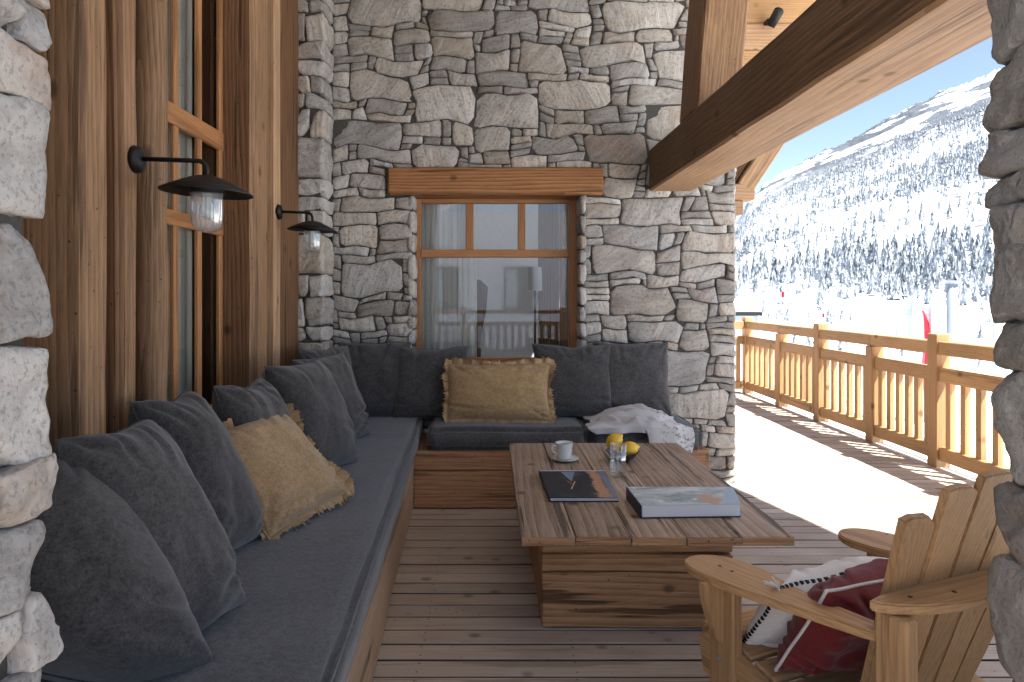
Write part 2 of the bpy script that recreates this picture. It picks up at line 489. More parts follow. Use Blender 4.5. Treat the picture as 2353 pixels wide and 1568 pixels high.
def flat_stone(rect, org, U, V, N, cu, cv, bounds, rng, gap=0.0045):
    """one rubble stone of a wall face: an uneven outline with a rounded, broken front"""
    i, j, w, h = rect
    u0, u1, v0, v1 = i * cu, (i + w) * cu, j * cv, (j + h) * cv
    bw, bh = u1 - u0, v1 - v0
    m = min(bw, bh)
    cut = [rng.uniform(0.03, 0.26) * m * (0.6 + rng.random() * 0.7) for _ in range(4)]
    pts = []
    def side(a, b):
        L = (Vector(b) - Vector(a)).length
        k = max(1, int(L / 0.075))
        for s in range(k):
            t = s / k
            pts.append((a[0] + (b[0] - a[0]) * t, a[1] + (b[1] - a[1]) * t))
    cr = [(u0, v0), (u1, v0), (u1, v1), (u0, v1)]
    asp = rng.uniform(0.7, 1.5)
    c0x, c1x, c2x, c3x = [min(c * asp, bw * 0.42) for c in cut]
    c0y, c1y, c2y, c3y = [min(c / asp, bh * 0.42) for c in cut]
    poly = [(u0 + c0x, v0), (u1 - c1x, v0), (u1, v0 + c1y), (u1, v1 - c2y), (u1 - c2x, v1), (u0 + c3x, v1), (u0, v1 - c3y), (u0, v0 + c0y)]
    for k in range(8):
        side(poly[k], poly[(k + 1) % 8])
    cxm, cym = (u0 + u1) / 2, (v0 + v1) / 2
    res = []
    for (u, v) in pts:
        e = min(u - bounds[0], bounds[1] - u, 0.09) / 0.09
        for hb in bounds[2]:
            du = max(hb[0] - u, u - hb[1], 0); dv = max(hb[2] - v, v - hb[3], 0)
            e = min(e, max(du, dv) / 0.07)
        e = max(0.0, min(1.0, e))
        wu = (nz((u, v, 3.1), 5.5) * 0.050 + nz((u, v, 9.1), 14.0) * 0.013) * e
        wv = (nz((u, v, 17.7), 5.0) * 0.044 + nz((u, v, 29.1), 14.0) * 0.010) * max(0.25, e)
        d = Vector((cxm - u, cym - v)); d.normalize()
        res.append((u + wu + d.x * gap, v + wv + d.y * gap))
    cx = sum(p[0] for p in res) / len(res); cy = sum(p[1] for p in res) / len(res)
    prot = rng.uniform(0.004, 0.015)
    tilt = (rng.uniform(-0.06, 0.06), rng.uniform(-0.07, 0.07))
    sd_ = rng.random() * 100
    n = len(res)
    ins = min(0.010, m * 0.10)
    vs_, fs = [], []
    def ring(scale_in, depth, jit):
        for (u, v) in res:
            d = Vector((cx - u, cy - v)); L = d.length
            k = min(scale_in / max(L, 1e-5), 0.93) if scale_in < 0.5 else scale_in - 0.5
            uu, vv = u + d.x * k, v + d.y * k
            dep = depth + jit * (nz((uu, vv, sd_), 9.0) + 0.6 * nz((uu, vv, sd_ + 7), 24.0)) + (tilt[0] * (uu - cx) + tilt[1] * (vv - cy) if depth > -0.01 else 0)
            vs_.append((uu, vv, dep))
    ring(0.0, -0.05, 0)
    ring(0.0, prot - 0.009, 0.005)
    ring(ins * 0.45, prot - 0.003, 0.008)
    ring(ins * 1.3, prot + 0.003, 0.012)
    ring(0.5 + 0.5, prot + 0.006, 0.016)
    vs_.append((cx, cy, prot + 0.006 + 0.02 * nz((cx, cy, sd_), 9.0)))
    for r in range(4):
        for a in range(n):
            b = (a + 1) % n
            fs.append((r * n + a, r * n + b, (r + 1) * n + b, (r + 1) * n + a))
    for a in range(n):
        fs.append((4 * n + a, 4 * n + (a + 1) % n, 5 * n))
    centre = Vector(org) + U * cx + V * cy
    wv_ = [U * (p[0] - cx) + V * (p[1] - cy) + N * p[2] for p in vs_]
    if (U.cross(V)).dot(N) < 0:
        fs = [tuple(reversed(f)) for f in fs]
    return pydata(wv_, fs, 'stone'), centre

def boulder_mesh(sx, sy, sz, seed, n=9, power=7.0, rough=0.02, ncut=5):
    """a roughly squared block with rounded arrises and a broken face"""
    bm = bmesh.new()
    bmesh.ops.create_cube(bm, size=2.0)
    bmesh.ops.subdivide_edges(bm, edges=bm.edges[:], cuts=n - 1, use_grid_fill=True)
    rng = random.Random(seed)
    tw = [(rng.uniform(-0.14, 0.14), rng.uniform(-0.14, 0.14)) for _ in range(3)]
    cuts = []
    for _ in range(ncut):
        d = Vector((rng.choice((-1, 1)) * rng.uniform(0.4, 1), rng.choice((-1, 1)) * rng.uniform(0.4, 1), rng.choice((-1, 1)) * rng.uniform(0.3, 1))).normalized()
        cuts.append((d, rng.uniform(1.12, 1.32)))
    for v in bm.verts:
        p = v.co
        L = (abs(p.x) ** power + abs(p.y) ** power + abs(p.z) ** power) ** (1 / power)
        p = p / L
        for d, lim in cuts:
            s = p.dot(d)
            if s > lim: p = p - d * (s - lim) * 0.85
        x, y, z = p
        q = Vector((x * sx / 2, y * sy / 2, z * sz / 2))
        q.x += tw[0][0] * z * sx * 0.35 + tw[0][1] * y * sx * 0.2
        q.z += tw[1][0] * x * sz * 0.3 + tw[1][1] * y * sz * 0.3
        q.y += tw[2][0] * z * sy * 0.2
        w = Vector((nz(q, 9, seed), nz(q, 9, seed + 40), nz(q, 9, seed + 80))) * rough
        w += Vector((nz(q, 26, seed + 3), nz(q, 26, seed + 43), nz(q, 26, seed + 83))) * rough * 0.45
        w += Vector((nz(q, 60, seed + 5), nz(q, 60, seed + 45), nz(q, 60, seed + 85))) * rough * 0.22
        v.co = q + w
    return mesh_from(bm, 'stone')

# ------------------------------------------------------------------ deck, roof, the big stone wall
DECK_X1 = 3.36
deck = link('deck', box_mesh(6.4, 15.4, 0.12), plain('deck_joists', (0.05, 0.04, 0.033), 0.9), None, (0.16, 1.9, -0.115))
tag(deck, kind='structure')
PITCH = 0.108
plank_me = [box_mesh(4.86, PITCH - 0.012, 0.03, 0.0025, 6, 0, 0.0012, s * 9.7) for s in range(4)]
M_BOARD_EDGE = plain('dirty_board_edge', (0.055, 0.04, 0.03), 0.9)  # dark board sides so the gaps between planks show
for me in plank_me:
    me.materials.append(W_DECK[0]); me.materials.append(M_BOARD_EDGE)
    for p in me.polygons:
        if abs(p.normal.y) > 0.9: p.material_index = 1
k = 0
y = -5.4
rng = random.Random(4)
while y < 9.45:
    link('plank', plank_me[k % 4], None, deck, (DECK_X1 - 2.43 + rng.uniform(-0.004, 0.004), y, -0.015 + rng.uniform(-0.0012, 0.0012)))
    y += PITCH; k += 1

# screw heads along the joists, too many and too small to tell apart
bm = bmesh.new()
rng = random.Random(9)
yy = -5.4 + PITCH * round((2.2 + 5.4) / PITCH)
while yy < 5.2:
    for xj in (-0.25, 0.3, 0.86, 1.42, 1.98, 2.54, 3.1):
        for s_ in (-1, 1):
            r_ = bmesh.ops.create_circle(bm, cap_ends=True, segments=7, radius=0.0042)
            bmesh.ops.translate(bm, vec=(xj + rng.uniform(-0.008, 0.008), yy + s_ * 0.028 + rng.uniform(-0.004, 0.004), 0.0026), verts=r_['verts'])
    yy += PITCH
o = link('screw_heads', mesh_from(bm), plain('dull_screws', (0.10, 0.09, 0.08), 0.5, 0.6), deck)
o['kind'] = 'stuff'
WALL_Y = 4.72
WX0, WX1 = -1.09, 1.70
OPN = (-0.53, 0.632, 0.70, 1.99)          # window opening in the wall: x0 x1 z0 z1
LINT = (-0.70, 0.78, 1.985, 2.172)
wall = empty('stone_wall', (0.3, WALL_Y, 0), 'tall grey rubble stone wall around the wooden window', 'wall')
def core(lo, hi, parent, name='mortar'):
    s = [hi[i] - lo[i] for i in range(3)]
    return link(name, box_mesh(*s), M_MORTAR, parent, [(lo[i] + hi[i]) / 2 for i in range(3)])
wz1 = 3.5
core((WX0 - 0.1, WALL_Y + 0.004, -0.1), (OPN[0], WALL_Y + 0.42, wz1), wall)
core((OPN[1], WALL_Y + 0.004, -0.1), (WX1 - 0.012, WALL_Y + 0.42, wz1), wall)
core((OPN[0], WALL_Y + 0.004, LINT[2] + 0.002), (OPN[1], WALL_Y + 0.418, wz1), wall)
core((OPN[0], WALL_Y + 0.004, -0.1), (OPN[1], WALL_Y + 0.418, OPN[2]), wall)
cu, cv = 0.062, 0.048
nu = int(round((WX1 - WX0) / cu)); nv = int(wz1 / cv)
cu = (WX1 - WX0) / nu
holes = [(OPN[0] - WX0, OPN[1] - WX0, OPN[2], OPN[3]), (LINT[0] - WX0, LINT[1] - WX0, LINT[2], LINT[3])]
ZS = 0.30                                 # below the bench seat no stone shows
def blocked(i, j):
    u, v = (i + 0.5) * cu, (j + 0.5) * cv
    if v < ZS and u < 2.2: return True
    return any(h[0] - 0.01 < u < h[1] + 0.01 and h[2] - 0.02 < v < h[3] + 0.012 for h in holes)
rng = random.Random(21)
rects = pack_rects(nu, nv, blocked, rng, [(40, (6, 9), (4, 5)), (120, (5, 7), (3, 4)), (240, (4, 6), (2, 3)), (380, (3, 4), (2, 3)), (500, (2, 5), (1, 2)), (600, (2, 3), (1, 2))])
rects.sort(key=lambda r: -(r[2] * r[3]))
U, V, N = Vector((1, 0, 0)), Vector((0, 0, 1)), Vector((0, -1, 0))
small = []
for idx, r in enumerate(rects):
    me, c = flat_stone(r, (WX0, WALL_Y, 0), U, V, N, cu, cv, (0.0, WX1 - WX0, holes), rng)
    if idx < 300:
        link('stone', me, M_STONE, wall, c, smooth=True)
    else:
        small.append((me, c))
if small:
    bm = bmesh.new()
    for me, c in small:
        me.transform(Matrix.Translation(c - Vector((0.3, WALL_Y, 0))))
        bm.from_mesh(me)
    o = link('chinking_stones', mesh_from(bm), M_STONE, wall, (0.3, WALL_Y, 0), smooth=True)
    o['kind'] = 'stuff'
print('wall stones', len(rects))
# the wall's free end and the window's reveals
rng = random.Random(8)
z = 0.0
while z < wz1 - 0.05:
    h = rng.uniform(0.07, 0.2)
    me = boulder_mesh(0.05, 0.43, h - 0.014, rng.random() * 99, 5, 8, 0.01)
    link('end_stone', me, M_STONE, wall, (WX1 - 0.012, WALL_Y + 0.225, z + h / 2), smooth=True)
    z += h
for sx in (0, 1):
    z = OPN[2]
    while z < OPN[3] - 0.03:
        h = min(rng.uniform(0.09, 0.2), OPN[3] - z)
        me = boulder_mesh(0.05, 0.2, h - 0.012, rng.random() * 99, 5, 8, 0.008)
        link('reveal_stone', me, M_STONE, wall, (OPN[0] - 0.012 if sx == 0 else OPN[1] + 0.012, WALL_Y + 0.075, z + h / 2), smooth=True)
        z += h

# stone pilaster between timber wall and stone wall
pil = empty('stone_pilaster', (-1.17, 4.58, 0), 'narrow projecting stone pilaster where timber wall meets stone wall', 'pilaster')
core((-1.30, 4.46, 0), (-1.105, 4.715, wz1), pil)
rng = random.Random(31)
z = 0.3
while z < wz1 - 0.03:
    h = rng.choice((0.08, 0.1, 0.12, 0.15, 0.19, 0.26))
    if z + h > wz1: h = wz1 - z
    if rng.random() < 0.4 and h < 0.2:
        w1 = rng.uniform(0.05, 0.09)
        spans = [(-1.262, -1.262 + w1), (-1.262 + w1 + 0.006, -1.078)]
    else:
        spans = [(-1.262, -1.078)]
    for a, b in spans:
        dpt = 0.29
        me = boulder_mesh(b - a, dpt, h - 0.009, rng.random() * 99, 9, 16, 0.010, 2)
        link('stone', me, M_STONE, pil, ((a + b) / 2, 4.435 + dpt / 2 + rng.uniform(-0.006, 0.008), z + h / 2), smooth=True)
    z += h

# the two stone piers that frame the view
def pier(name, xface, sgn, y1, mat, label, seed, z1=2.75, sq=1):
    """sgn +1: its seen face looks to +X"""
    p = empty(name, (xface - sgn * 0.22, 0.95, 0), label, 'pier')
    lo, hi = (xface - 0.55, xface - 0.035) if sgn > 0 else (xface + 0.035, xface + 0.55)
    core((lo, 0.35, -0.05), (hi, y1 - 0.03, z1 + 0.7), p)
    rng = random.Random(seed)
    z = -0.04
    while z < z1:
        h = rng.choice((0.05, 0.075, 0.1, 0.12, 0.16, 0.19)) * (1.0 if sq else 1.25)
        rem = y1 - 0.47
        yy = y1 + rng.uniform(-0.007, 0.004)
        first = True
        while rem > 0.04:
            L = min(rng.choice((0.07, 0.13, 0.2, 0.28)) if first else rng.uniform(0.12, 0.26), rem + 0.03)
            if h > 0.14: L = max(L, 0.2)
            me = boulder_mesh(0.2, L - 0.003 + 0.012 * (1 - sq), h - 0.004 + 0.01 * (1 - sq) + rng.uniform(-0.006, 0.004), rng.random() * 99, 16, 22 if sq else 11, 0.012 if sq else 0.02, 3 if sq else 4)
            ox = rng.uniform(-0.012, 0.006) * (1.0 if sq else 0.6)
            link('stone', me, mat, p, (xface - sgn * (0.1 - ox), yy - L / 2, z + h / 2), smooth=True)
            yy -= L; rem -= L; first = False
        # the pier's end that looks back
        xe = 0.0
        while xe < 0.5:
            wd = rng.choice((0.16, 0.22, 0.28))
            me = boulder_mesh(wd - 0.004, 0.16, h - 0.004, rng.random() * 99, 8, 12, 0.014, 3)
            link('stone', me, mat, p, (xface - sgn * (0.02 + xe + wd / 2), 0.40, z + h / 2), smooth=True)
            xe += wd
        z += h
    return p
pier('stone_pier', -0.728, 1, 1.145, M_STONE_PALE, 'pale rough stone pier beside the charcoal cushions', 5)
pier('stone_pier', 1.055, -1, 1.452, M_STONE_SHADED, 'shaded grey bulging stone pier in front of the wooden garden chair', 12, sq=0)

# ------------------------------------------------------------------ roof, beam, posts under the eaves
def eave_x(y): return 3.405 + (3.355 - y) * 0.262
roof = empty('porch_roof', (0.5, 2.5, 3.52), 'boarded timber roof sheltering the terrace seating', 'roof')
def roof_board(x0, x1a, x1b, y0, y1, z0, z1, mat):
    v = [(x0, y0, z0), (x1a, y0, z0), (x1b, y1, z0), (x0, y1, z0), (x0, y0, z1), (x1a, y0, z1), (x1b, y1, z1), (x0, y1, z1)]
    c = Vector((sum(p[0] for p in v) / 8, sum(p[1] for p in v) / 8, sum(p[2] for p in v) / 8))
    me = pydata([Vector(p) - c for p in v], [(3, 2, 1, 0), (4, 5, 6, 7), (0, 1, 5, 4), (1, 2, 6, 5), (2, 3, 7, 6), (3, 0, 4, 7)])
    return link('roof_board', me, mat, roof, c)
y = -0.3
while y < 5.6:
    y1 = min(y + 0.24, 5.62)
    roof_board(-3.2, eave_x(y), eave_x(y1), y, y1 - 0.004, 3.502, 3.53, M_ROOF_BOUNCE)
    y += 0.24
o = roof_board(-3.25, eave_x(-0.35) + 0.02, eave_x(5.65) + 0.02, -0.35, 5.65, 3.532, 3.70, M_SNOWY_ROOF)
o.name = 'snow_layer'

beam = timber('eave_beam', (1.098, 0.35, 2.012), (1.40, WALL_Y + 0.1, 2.298), W_BEAM, None, 0.012, 0.006, segs=14)
# the seen faces differ: weathered dark side, pale underside
beam.data.materials.append(W_PALE[1])
for p in beam.data.polygons:
    if p.normal.z < -0.7: p.material_index = 1
tag(beam, 'massive dark brown timber beam running overhead with pale underside', 'beam')
strut = timber('roof_post', (1.118, 3.64, 2.28), (1.352, 3.98, 3.56), W_POST, None, 0.01, 0.006)
strut.rotation_euler = (0, math.radians(4.5), 0)
strut.location.x += 0.035
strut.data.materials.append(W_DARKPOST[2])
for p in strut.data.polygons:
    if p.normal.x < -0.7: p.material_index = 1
tag(strut, 'slightly leaning square timber post standing on the dark beam', 'post')
gab = empty('gable_cladding', (2.4, 5.06, 2.9), 'horizontal wooden gable boards behind the timber post', 'cladding')
z = 2.9
k = 0
while z < 3.48:
    h = min(0.2, 3.5 - z)
    timber('board', (1.72, 5.02, z), (2.5, 5.06, z + h - 0.006), W_PALE if k % 3 == 1 else W_RAIL, gab, 0.004, 0.002)
    z += h; k += 1
# bracket under the eaves beyond the wall end
brk = empty('eave_bracket', (1.85, 5.0, 1.9), 'small timber eave bracket with diagonal strut beyond the wall end', 'bracket')
timber('bracket_arm', (1.60, 4.93, 1.985), (1.92, 5.10, 2.10), W_PALE, brk, 0.008, 0.002)
timber('bracket_corbel', (1.60, 4.94, 1.88), (1.84, 5.09, 1.982), W_PALE, brk, 0.008, 0.002)
o = timber('diagonal_strut', (-0.06, -0.07, 0.0), (0.06, 0.07, 0.62), W_PALE, brk, 0.006, 0.002)
o.location = (2.02, 5.0, 2.33); o.rotation_euler = (0, math.radians(33), 0)
o = timber('diagonal_strut', (-0.05, -0.05, 0.0), (0.05, 0.05, 0.55), W_DARKPOST, brk, 0.006, 0.002)
o.location = (1.88, 5.03, 2.33); o.rotation_euler = (0, math.radians(33), 0)
sp = empty('spotlight', (2.09, 4.9, 3.26), 'small black spotlight fixed on the gable boards', 'spotlight')
link('housing', lathe([(0.0, -0.07), (0.033, -0.07), (0.036, 0.05), (0.02, 0.065), (0, 0.065)], 18), M_BLACK_METAL, sp, (2.06, 4.92, 3.30), (math.radians(25), math.radians(25), 0), True)
link('bracket', box_mesh(0.05, 0.07, 0.03, 0.004), M_BLACK_METAL, sp, (2.04, 4.99, 3.29))

# ------------------------------------------------------------------ lintel and window in the stone wall
lin = timber('window_lintel', (LINT[0], WALL_Y - 0.045, LINT[2]), (LINT[1], WALL_Y + 0.20, LINT[3]), W_LINTEL, None, 0.012, 0.006, segs=12)
tag(lin, 'thick reddish brown timber lintel above the window', 'lintel')
def rail(name, lo, hi, mats, parent, bev=0.004):
    return timber(name, lo, hi, mats, parent, bev, 0.0, segs=1)
win = empty('casement_window', (0.05, 4.92, OPN[2]), 'varnished wooden window with three top panes and white curtain', 'window')
wy0, wy1 = 4.90, 4.96
rail('frame_stile', (-0.53, wy0, 0.72), (-0.492, wy1, 1.988), W_FRAME, win)
rail('frame_stile', (0.572, wy0, 0.72), (0.636, wy1, 1.988), W_FRAME, win)
rail('frame_head', (-0.492, wy0 + 0.002, 1.955), (0.572, wy1, 1.988), W_FRAME, win)
rail('transom', (-0.492, wy0 - 0.008, 1.566), (0.572, wy1, 1.622), W_FRAME, win)
for x0, x1 in ((-0.172, -0.116), (0.204, 0.257)):
    rail('mullion', (x0, wy0 + 0.003, 1.622), (x1, wy1 - 0.002, 1.955), W_FRAME, win)
rail('frame_foot', (-0.492, wy0 + 0.002, 0.765), (0.572, wy1, 0.845), W_FRAME, win)
rail('sill', (-0.53, 4.74, 0.715), (0.632, 4.93, 0.758), W_FRAME, win)
for a, b, c, d in ((-0.494, -0.17, 1.62, 1.957), (-0.118, 0.206, 1.62, 1.957), (0.255, 0.574, 1.62, 1.957), (-0.494, 0.574, 0.843, 1.568)):
    link('pane', pydata([(a, 0, c), (b, 0, c), (b, 0, d), (a, 0, d)], [(0, 1, 2, 3)]), M_PANE, win, (0, 4.93, 0))

# what stands behind the panes
def curtain_mesh(w, h, nf, amp, seed, axis='x'):
    nxs, nzs = nf * 8, 6
    vs_, fs = [], []
    for j in range(nzs + 1):
        for i in range(nxs + 1):
            t = i / nxs
            a = amp * (0.75 + 0.25 * math.sin(3.1 * t * nf + seed)) * (0.8 + 0.2 * j / nzs)
            d = a * math.sin(2 * math.pi * nf * t + 0.5 * math.sin(5 * t + seed))
            x = (t - 0.5) * w + 0.012 * math.sin(7 * t * nf + seed)
            vs_.append((x, d, j / nzs * h) if axis == 'x' else (d, x, j / nzs * h))
    for j in range(nzs):
        for i in range(nxs):
            a = j * (nxs + 1) + i
            fs.append((a, a + 1, a + nxs + 2, a + nxs + 1))
    return pydata(vs_, fs)
cu1 = link('sheer_curtain', curtain_mesh(0.42, 1.75, 11, 0.022, 1.0), M_CURTAIN, None, (-0.31, 4.995, 0.5), smooth=True)
tag(cu1, 'white pleated sheer curtain behind the window in the stone wall', 'curtain')
room = link('room_shell', box_mesh(2.7, 3.0, 2.9), M_ROOM, None, (0.3, 6.66, 1.4))
bm = bmesh.new(); bm.from_mesh(room.data)
bmesh.ops.delete(bm, geom=[f for f in bm.faces if f.normal.y < -0.5 or f.normal.x > 0.5], context='FACES')
bm.to_mesh(room.data); bm.free()
tag(room, kind='structure')
# glazing added out of view to let daylight into the room
gd = empty('added_glazing', (1.66, 6.6, 0), 'added glazed door, unseen, letting daylight into the room behind the window', 'door')
for k in range(4):
    rail('mullion', (1.655, 5.17 + k * 0.97, 0.02), (1.70, 5.25 + k * 0.97, 2.8), W_FRAME, gd)
rail('head_rail', (1.658, 5.25, 2.7), (1.698, 8.08, 2.8), W_FRAME, gd)
rail('foot_rail', (1.658, 5.25, 0.02), (1.698, 8.08, 0.14), W_FRAME, gd)
for k in range(3):
    ya, yb = 5.25 + k * 0.97, 5.17 + (k + 1) * 0.97
    link('pane', pydata([(0, ya, 0.14), (0, yb, 0.14), (0, yb, 2.7), (0, ya, 2.7)], [(0, 1, 2, 3)]), M_PANE_DARK, gd, (1.675, 0, 0))
pw = empty('panelled_wall', (1.0, 6.4, 0), 'brown board partition inside the room behind the window', 'partition')
for k in range(5):
    timber('board', (0.46 + k * 0.2, 6.42, 0.0), (0.654 + k * 0.2, 6.46, 2.6), W_POST if k % 2 else W_DARKPOST, pw, 0.004, 0.002)
fl = empty('floor_lamp', (0.40, 6.0, 0), 'floor lamp with pale drum shade inside the room', 'lamp')
link('stand', tube_mesh([(0.40, 6.0, 0.0), (0.40, 6.0, 1.42)], 0.01), M_BLACK_METAL, fl)
link('base', lathe([(0, 0.0), (0.13, 0.0), (0.12, 0.02), (0, 0.022)], 24), M_BLACK_METAL, fl, (0.40, 6.0, 0.0))
link('shade', lathe([(0.062, 1.335), (0.058, 1.54)], 24), M_CURTAIN, fl, (0.40, 6.0, 0), smooth=True)
# dark wing chair silhouette
wc = empty('wing_chair', (-0.05, 5.75, 0), 'dark high backed armchair seen through the window', 'chair')
out = [(-0.1, 0.0), (0.12, 0.0), (0.13, 0.45), (0.05, 0.6), (0.055, 0.95), (0.1, 1.15), (0.115, 1.36), (0.05, 1.43), (-0.01, 1.40), (-0.03, 1.0), (-0.06, 0.5)]
o = link('wing', prism_mesh(out, 0.08, 0.01), W_DARKPOST[1], wc, (-0.13, 5.72, 0.0), (math.radians(90), 0, 0))
o = link('wing', prism_mesh(out, 0.08, 0.01), W_DARKPOST[1], wc, (-0.13, 6.16, 0.0), (math.radians(90), 0, 0))
link('backrest', box_mesh(0.08, 0.44, 0.95, 0.02), M_DARK, wc, (-0.14, 5.9, 0.92), (0, math.radians(-6), 0))
link('seat', box_mesh(0.5, 0.44, 0.16, 0.02), M_DARK, wc, (0.1, 5.9, 0.4))

# ------------------------------------------------------------------ timber wall with its window on the left
tw = empty('timber_wall', (-1.28, 3.0, 0), 'brown old timber wall of upright posts beside the bench', 'wall')
TZ0, TZ1 = 0.0, 3.5
def post(name, x0, x1, y0, y1, mats, bev=0.012, wob=0.008):
    return timber(name, (x0, y0, TZ0), (x1, y1, TZ1), mats, tw, bev, wob, segs=16)
post('wide_post', -1.30, -1.10, 1.845, 1.965, W_POST)
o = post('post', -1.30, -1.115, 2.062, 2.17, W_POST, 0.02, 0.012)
o.data.materials.append(W_DARKPOST[2])  # front face darker: weathered wood, with its shade put into the colour
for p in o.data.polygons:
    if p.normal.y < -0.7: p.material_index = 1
# backing board between the first posts, and the log that frames the window
timber('backing_board', (-1.34, 1.36, TZ0), (-1.285, 2.60, TZ1), W_DARKPOST, tw, 0.004, 0.003, axis=2)
lg = []
for i in range(19):
    zz = TZ0 + (TZ1 - TZ0) * i / 18
    lg.append((-1.165 + 0.004 * math.sin(i * 1.3), 2.345 + 0.006 * math.cos(i * 0.9), zz))
link('round_log', tube_mesh(lg, [0.054 + 0.003 * math.sin(i * 2.1) for i in range(19)], 20), W_POST[2], tw, smooth=True)
timber('window_jamb_board', (-1.34, 2.40, TZ0), (-1.27, 2.62, TZ1), W_DARKPOST, tw, 0.004, 0.002, axis=2)
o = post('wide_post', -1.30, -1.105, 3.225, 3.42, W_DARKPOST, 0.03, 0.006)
o.data.materials.append(W_POST[2])  # open side lighter than the front: face shading put into the wood colour
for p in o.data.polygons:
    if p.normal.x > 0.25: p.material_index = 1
timber('infill_board', (-1.33, 3.42, TZ0), (-1.262, 3.82, TZ1), W_DARKPOST, tw, 0.004, 0.003, axis=2)
post('post', -1.30, -1.20, 3.82, 3.925, W_PALE, 0.01, 0.004)
timber('infill_board', (-1.33, 3.925, TZ0), (-1.243, 4.455, TZ1), W_DARKPOST, tw, 0.004, 0.003, axis=2)
sw = empty('side_window', (-1.28, 2.9, 0.75), 'tall narrow paned window with grey curtain in the timber wall', 'window')
sx0, sx1 = -1.278, -1.258
for y0, y1 in ((2.63, 2.665), (2.725, 2.765), (2.95, 2.99), (3.185, 3.222)):
    rail('mullion', (sx0, y0, 0.72), (sx1, y1, 3.45), W_FRAME, sw)
for z0, z1 in ((0.72, 0.80), (1.575, 1.635), (1.975, 2.06), (2.9, 2.96)):
    rail('glazing_rail', (sx0 + 0.002, 2.63, z0), (sx1 + 0.004, 3.222, z1), W_FRAME, sw)
for k, (y0, y1) in enumerate(((2.665, 2.725), (2.765, 2.95), (2.99, 3.185))):
    for z0, z1 in ((0.80, 1.575), (1.635, 1.975), (2.06, 2.9)):
        link('pane', pydata([(0, y0, z0), (0, y1, z0), (0, y1, z1), (0, y0, z1)], [(0, 1, 2, 3)]), M_PANE_DARK, sw, (-1.28, 0, 0))
cu2 = link('grey_curtain', curtain_mesh(0.30, 2.9, 6, 0.022, 2.0, 'y'), M_CURTAIN_GREY, None, (-1.335, 2.90, 0.4), smooth=True)
tag(cu2, 'grey pleated curtain behind the tall side window', 'curtain')
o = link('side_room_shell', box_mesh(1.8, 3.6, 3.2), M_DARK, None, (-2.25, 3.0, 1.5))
bm = bmesh.new(); bm.from_mesh(o.data)
bmesh.ops.delete(bm, geom=[f for f in bm.faces if f.normal.x > 0.5], context='FACES')
bm.to_mesh(o.data); bm.free()
tag(o, kind='structure')
# ------------------------------------------------------------------ railing
rl = empty('deck_railing', (3.4, 6.5, 0), 'orange larch railing along the sunny edge of the deck', 'railing')
RX = 3.40
POSTS = [(4.12, 1), (5.17, 1), (6.03, 0), (7.01, 1), (7.95, 0), (9.0, 1)]
for yy, tall in POSTS:
    timber('post', (RX - 0.055, yy - 0.055, 0.0), (RX + 0.055, yy + 0.055, 1.005 if tall else 0.845), W_RAIL, rl, 0.006, 0.0, axis=2, segs=1)
bal = box_mesh(0.045, 0.052, 0.52, 0.004); bal.materials.append(W_RAIL[2])
def bay(p0, p1, e0=1, e1=1):
    """one bay between two points, rails and balusters"""
    d = Vector((p1[0] - p0[0], p1[1] - p0[1], 0)); L = d.length; a = math.atan2(d.y, d.x)
    mid = ((p0[0] + p1[0]) / 2, (p0[1] + p1[1]) / 2)
    for nm, z0, z1, t in (('top_rail', 0.848, 0.95, 0.085), ('middle_rail', 0.645, 0.752, 0.07), ('bottom_rail', 0.055, 0.16, 0.07)):
        _seed[0] += 1
        c0 = 0.056 if (nm != 'top_rail' or e0) else 0.0015
        c1 = 0.056 if (nm != 'top_rail' or e1) else 0.0015
        s_ = (c0 - c1) / 2
        link(nm, box_mesh(L - c0 - c1, t, z1 - z0, 0.006), W_RAIL[0], rl, (mid[0] + d.x / L * s_, mid[1] + d.y / L * s_, (z0 + z1) / 2), (0, 0, a))
    n = 6 if L > 0.8 else 5
    for k in range(n):
        t = (0.055 + (L - 0.11) * (k + 0.5) / n) / L
        link('baluster', bal, None, rl, (p0[0] + d.x * t, p0[1] + d.y * t, 0.402), (0, 0, a + math.pi / 2))
for (a, ta), (b, tb_) in zip(POSTS, POSTS[1:]):
    bay((RX, a), (RX, b), ta, tb_)
bay((RX, 3.1), (RX, 4.12))
# return of the railing across the end of the deck
for x in (2.45, 1.5):
    timber('post', (x - 0.055, 8.945, 0.0), (x + 0.055, 9.055, 0.845), W_RAIL, rl, 0.006, 0.0, axis=2, segs=1)
bay((2.45, 9.0), (RX, 9.0), 0, 1); bay((1.5, 9.0), (2.45, 9.0), 0, 0)
ds = link('deck_edge_snow', box_mesh(0.17, 6.6, 0.05, 0.02, 20, 1, 0.01, 3.0, 2), M_SNOWY_ROOF, None, (3.53, 5.9, -0.03))
tag(ds, 'thin white strip of snow along the outer deck edge', 'snow', kind='stuff')

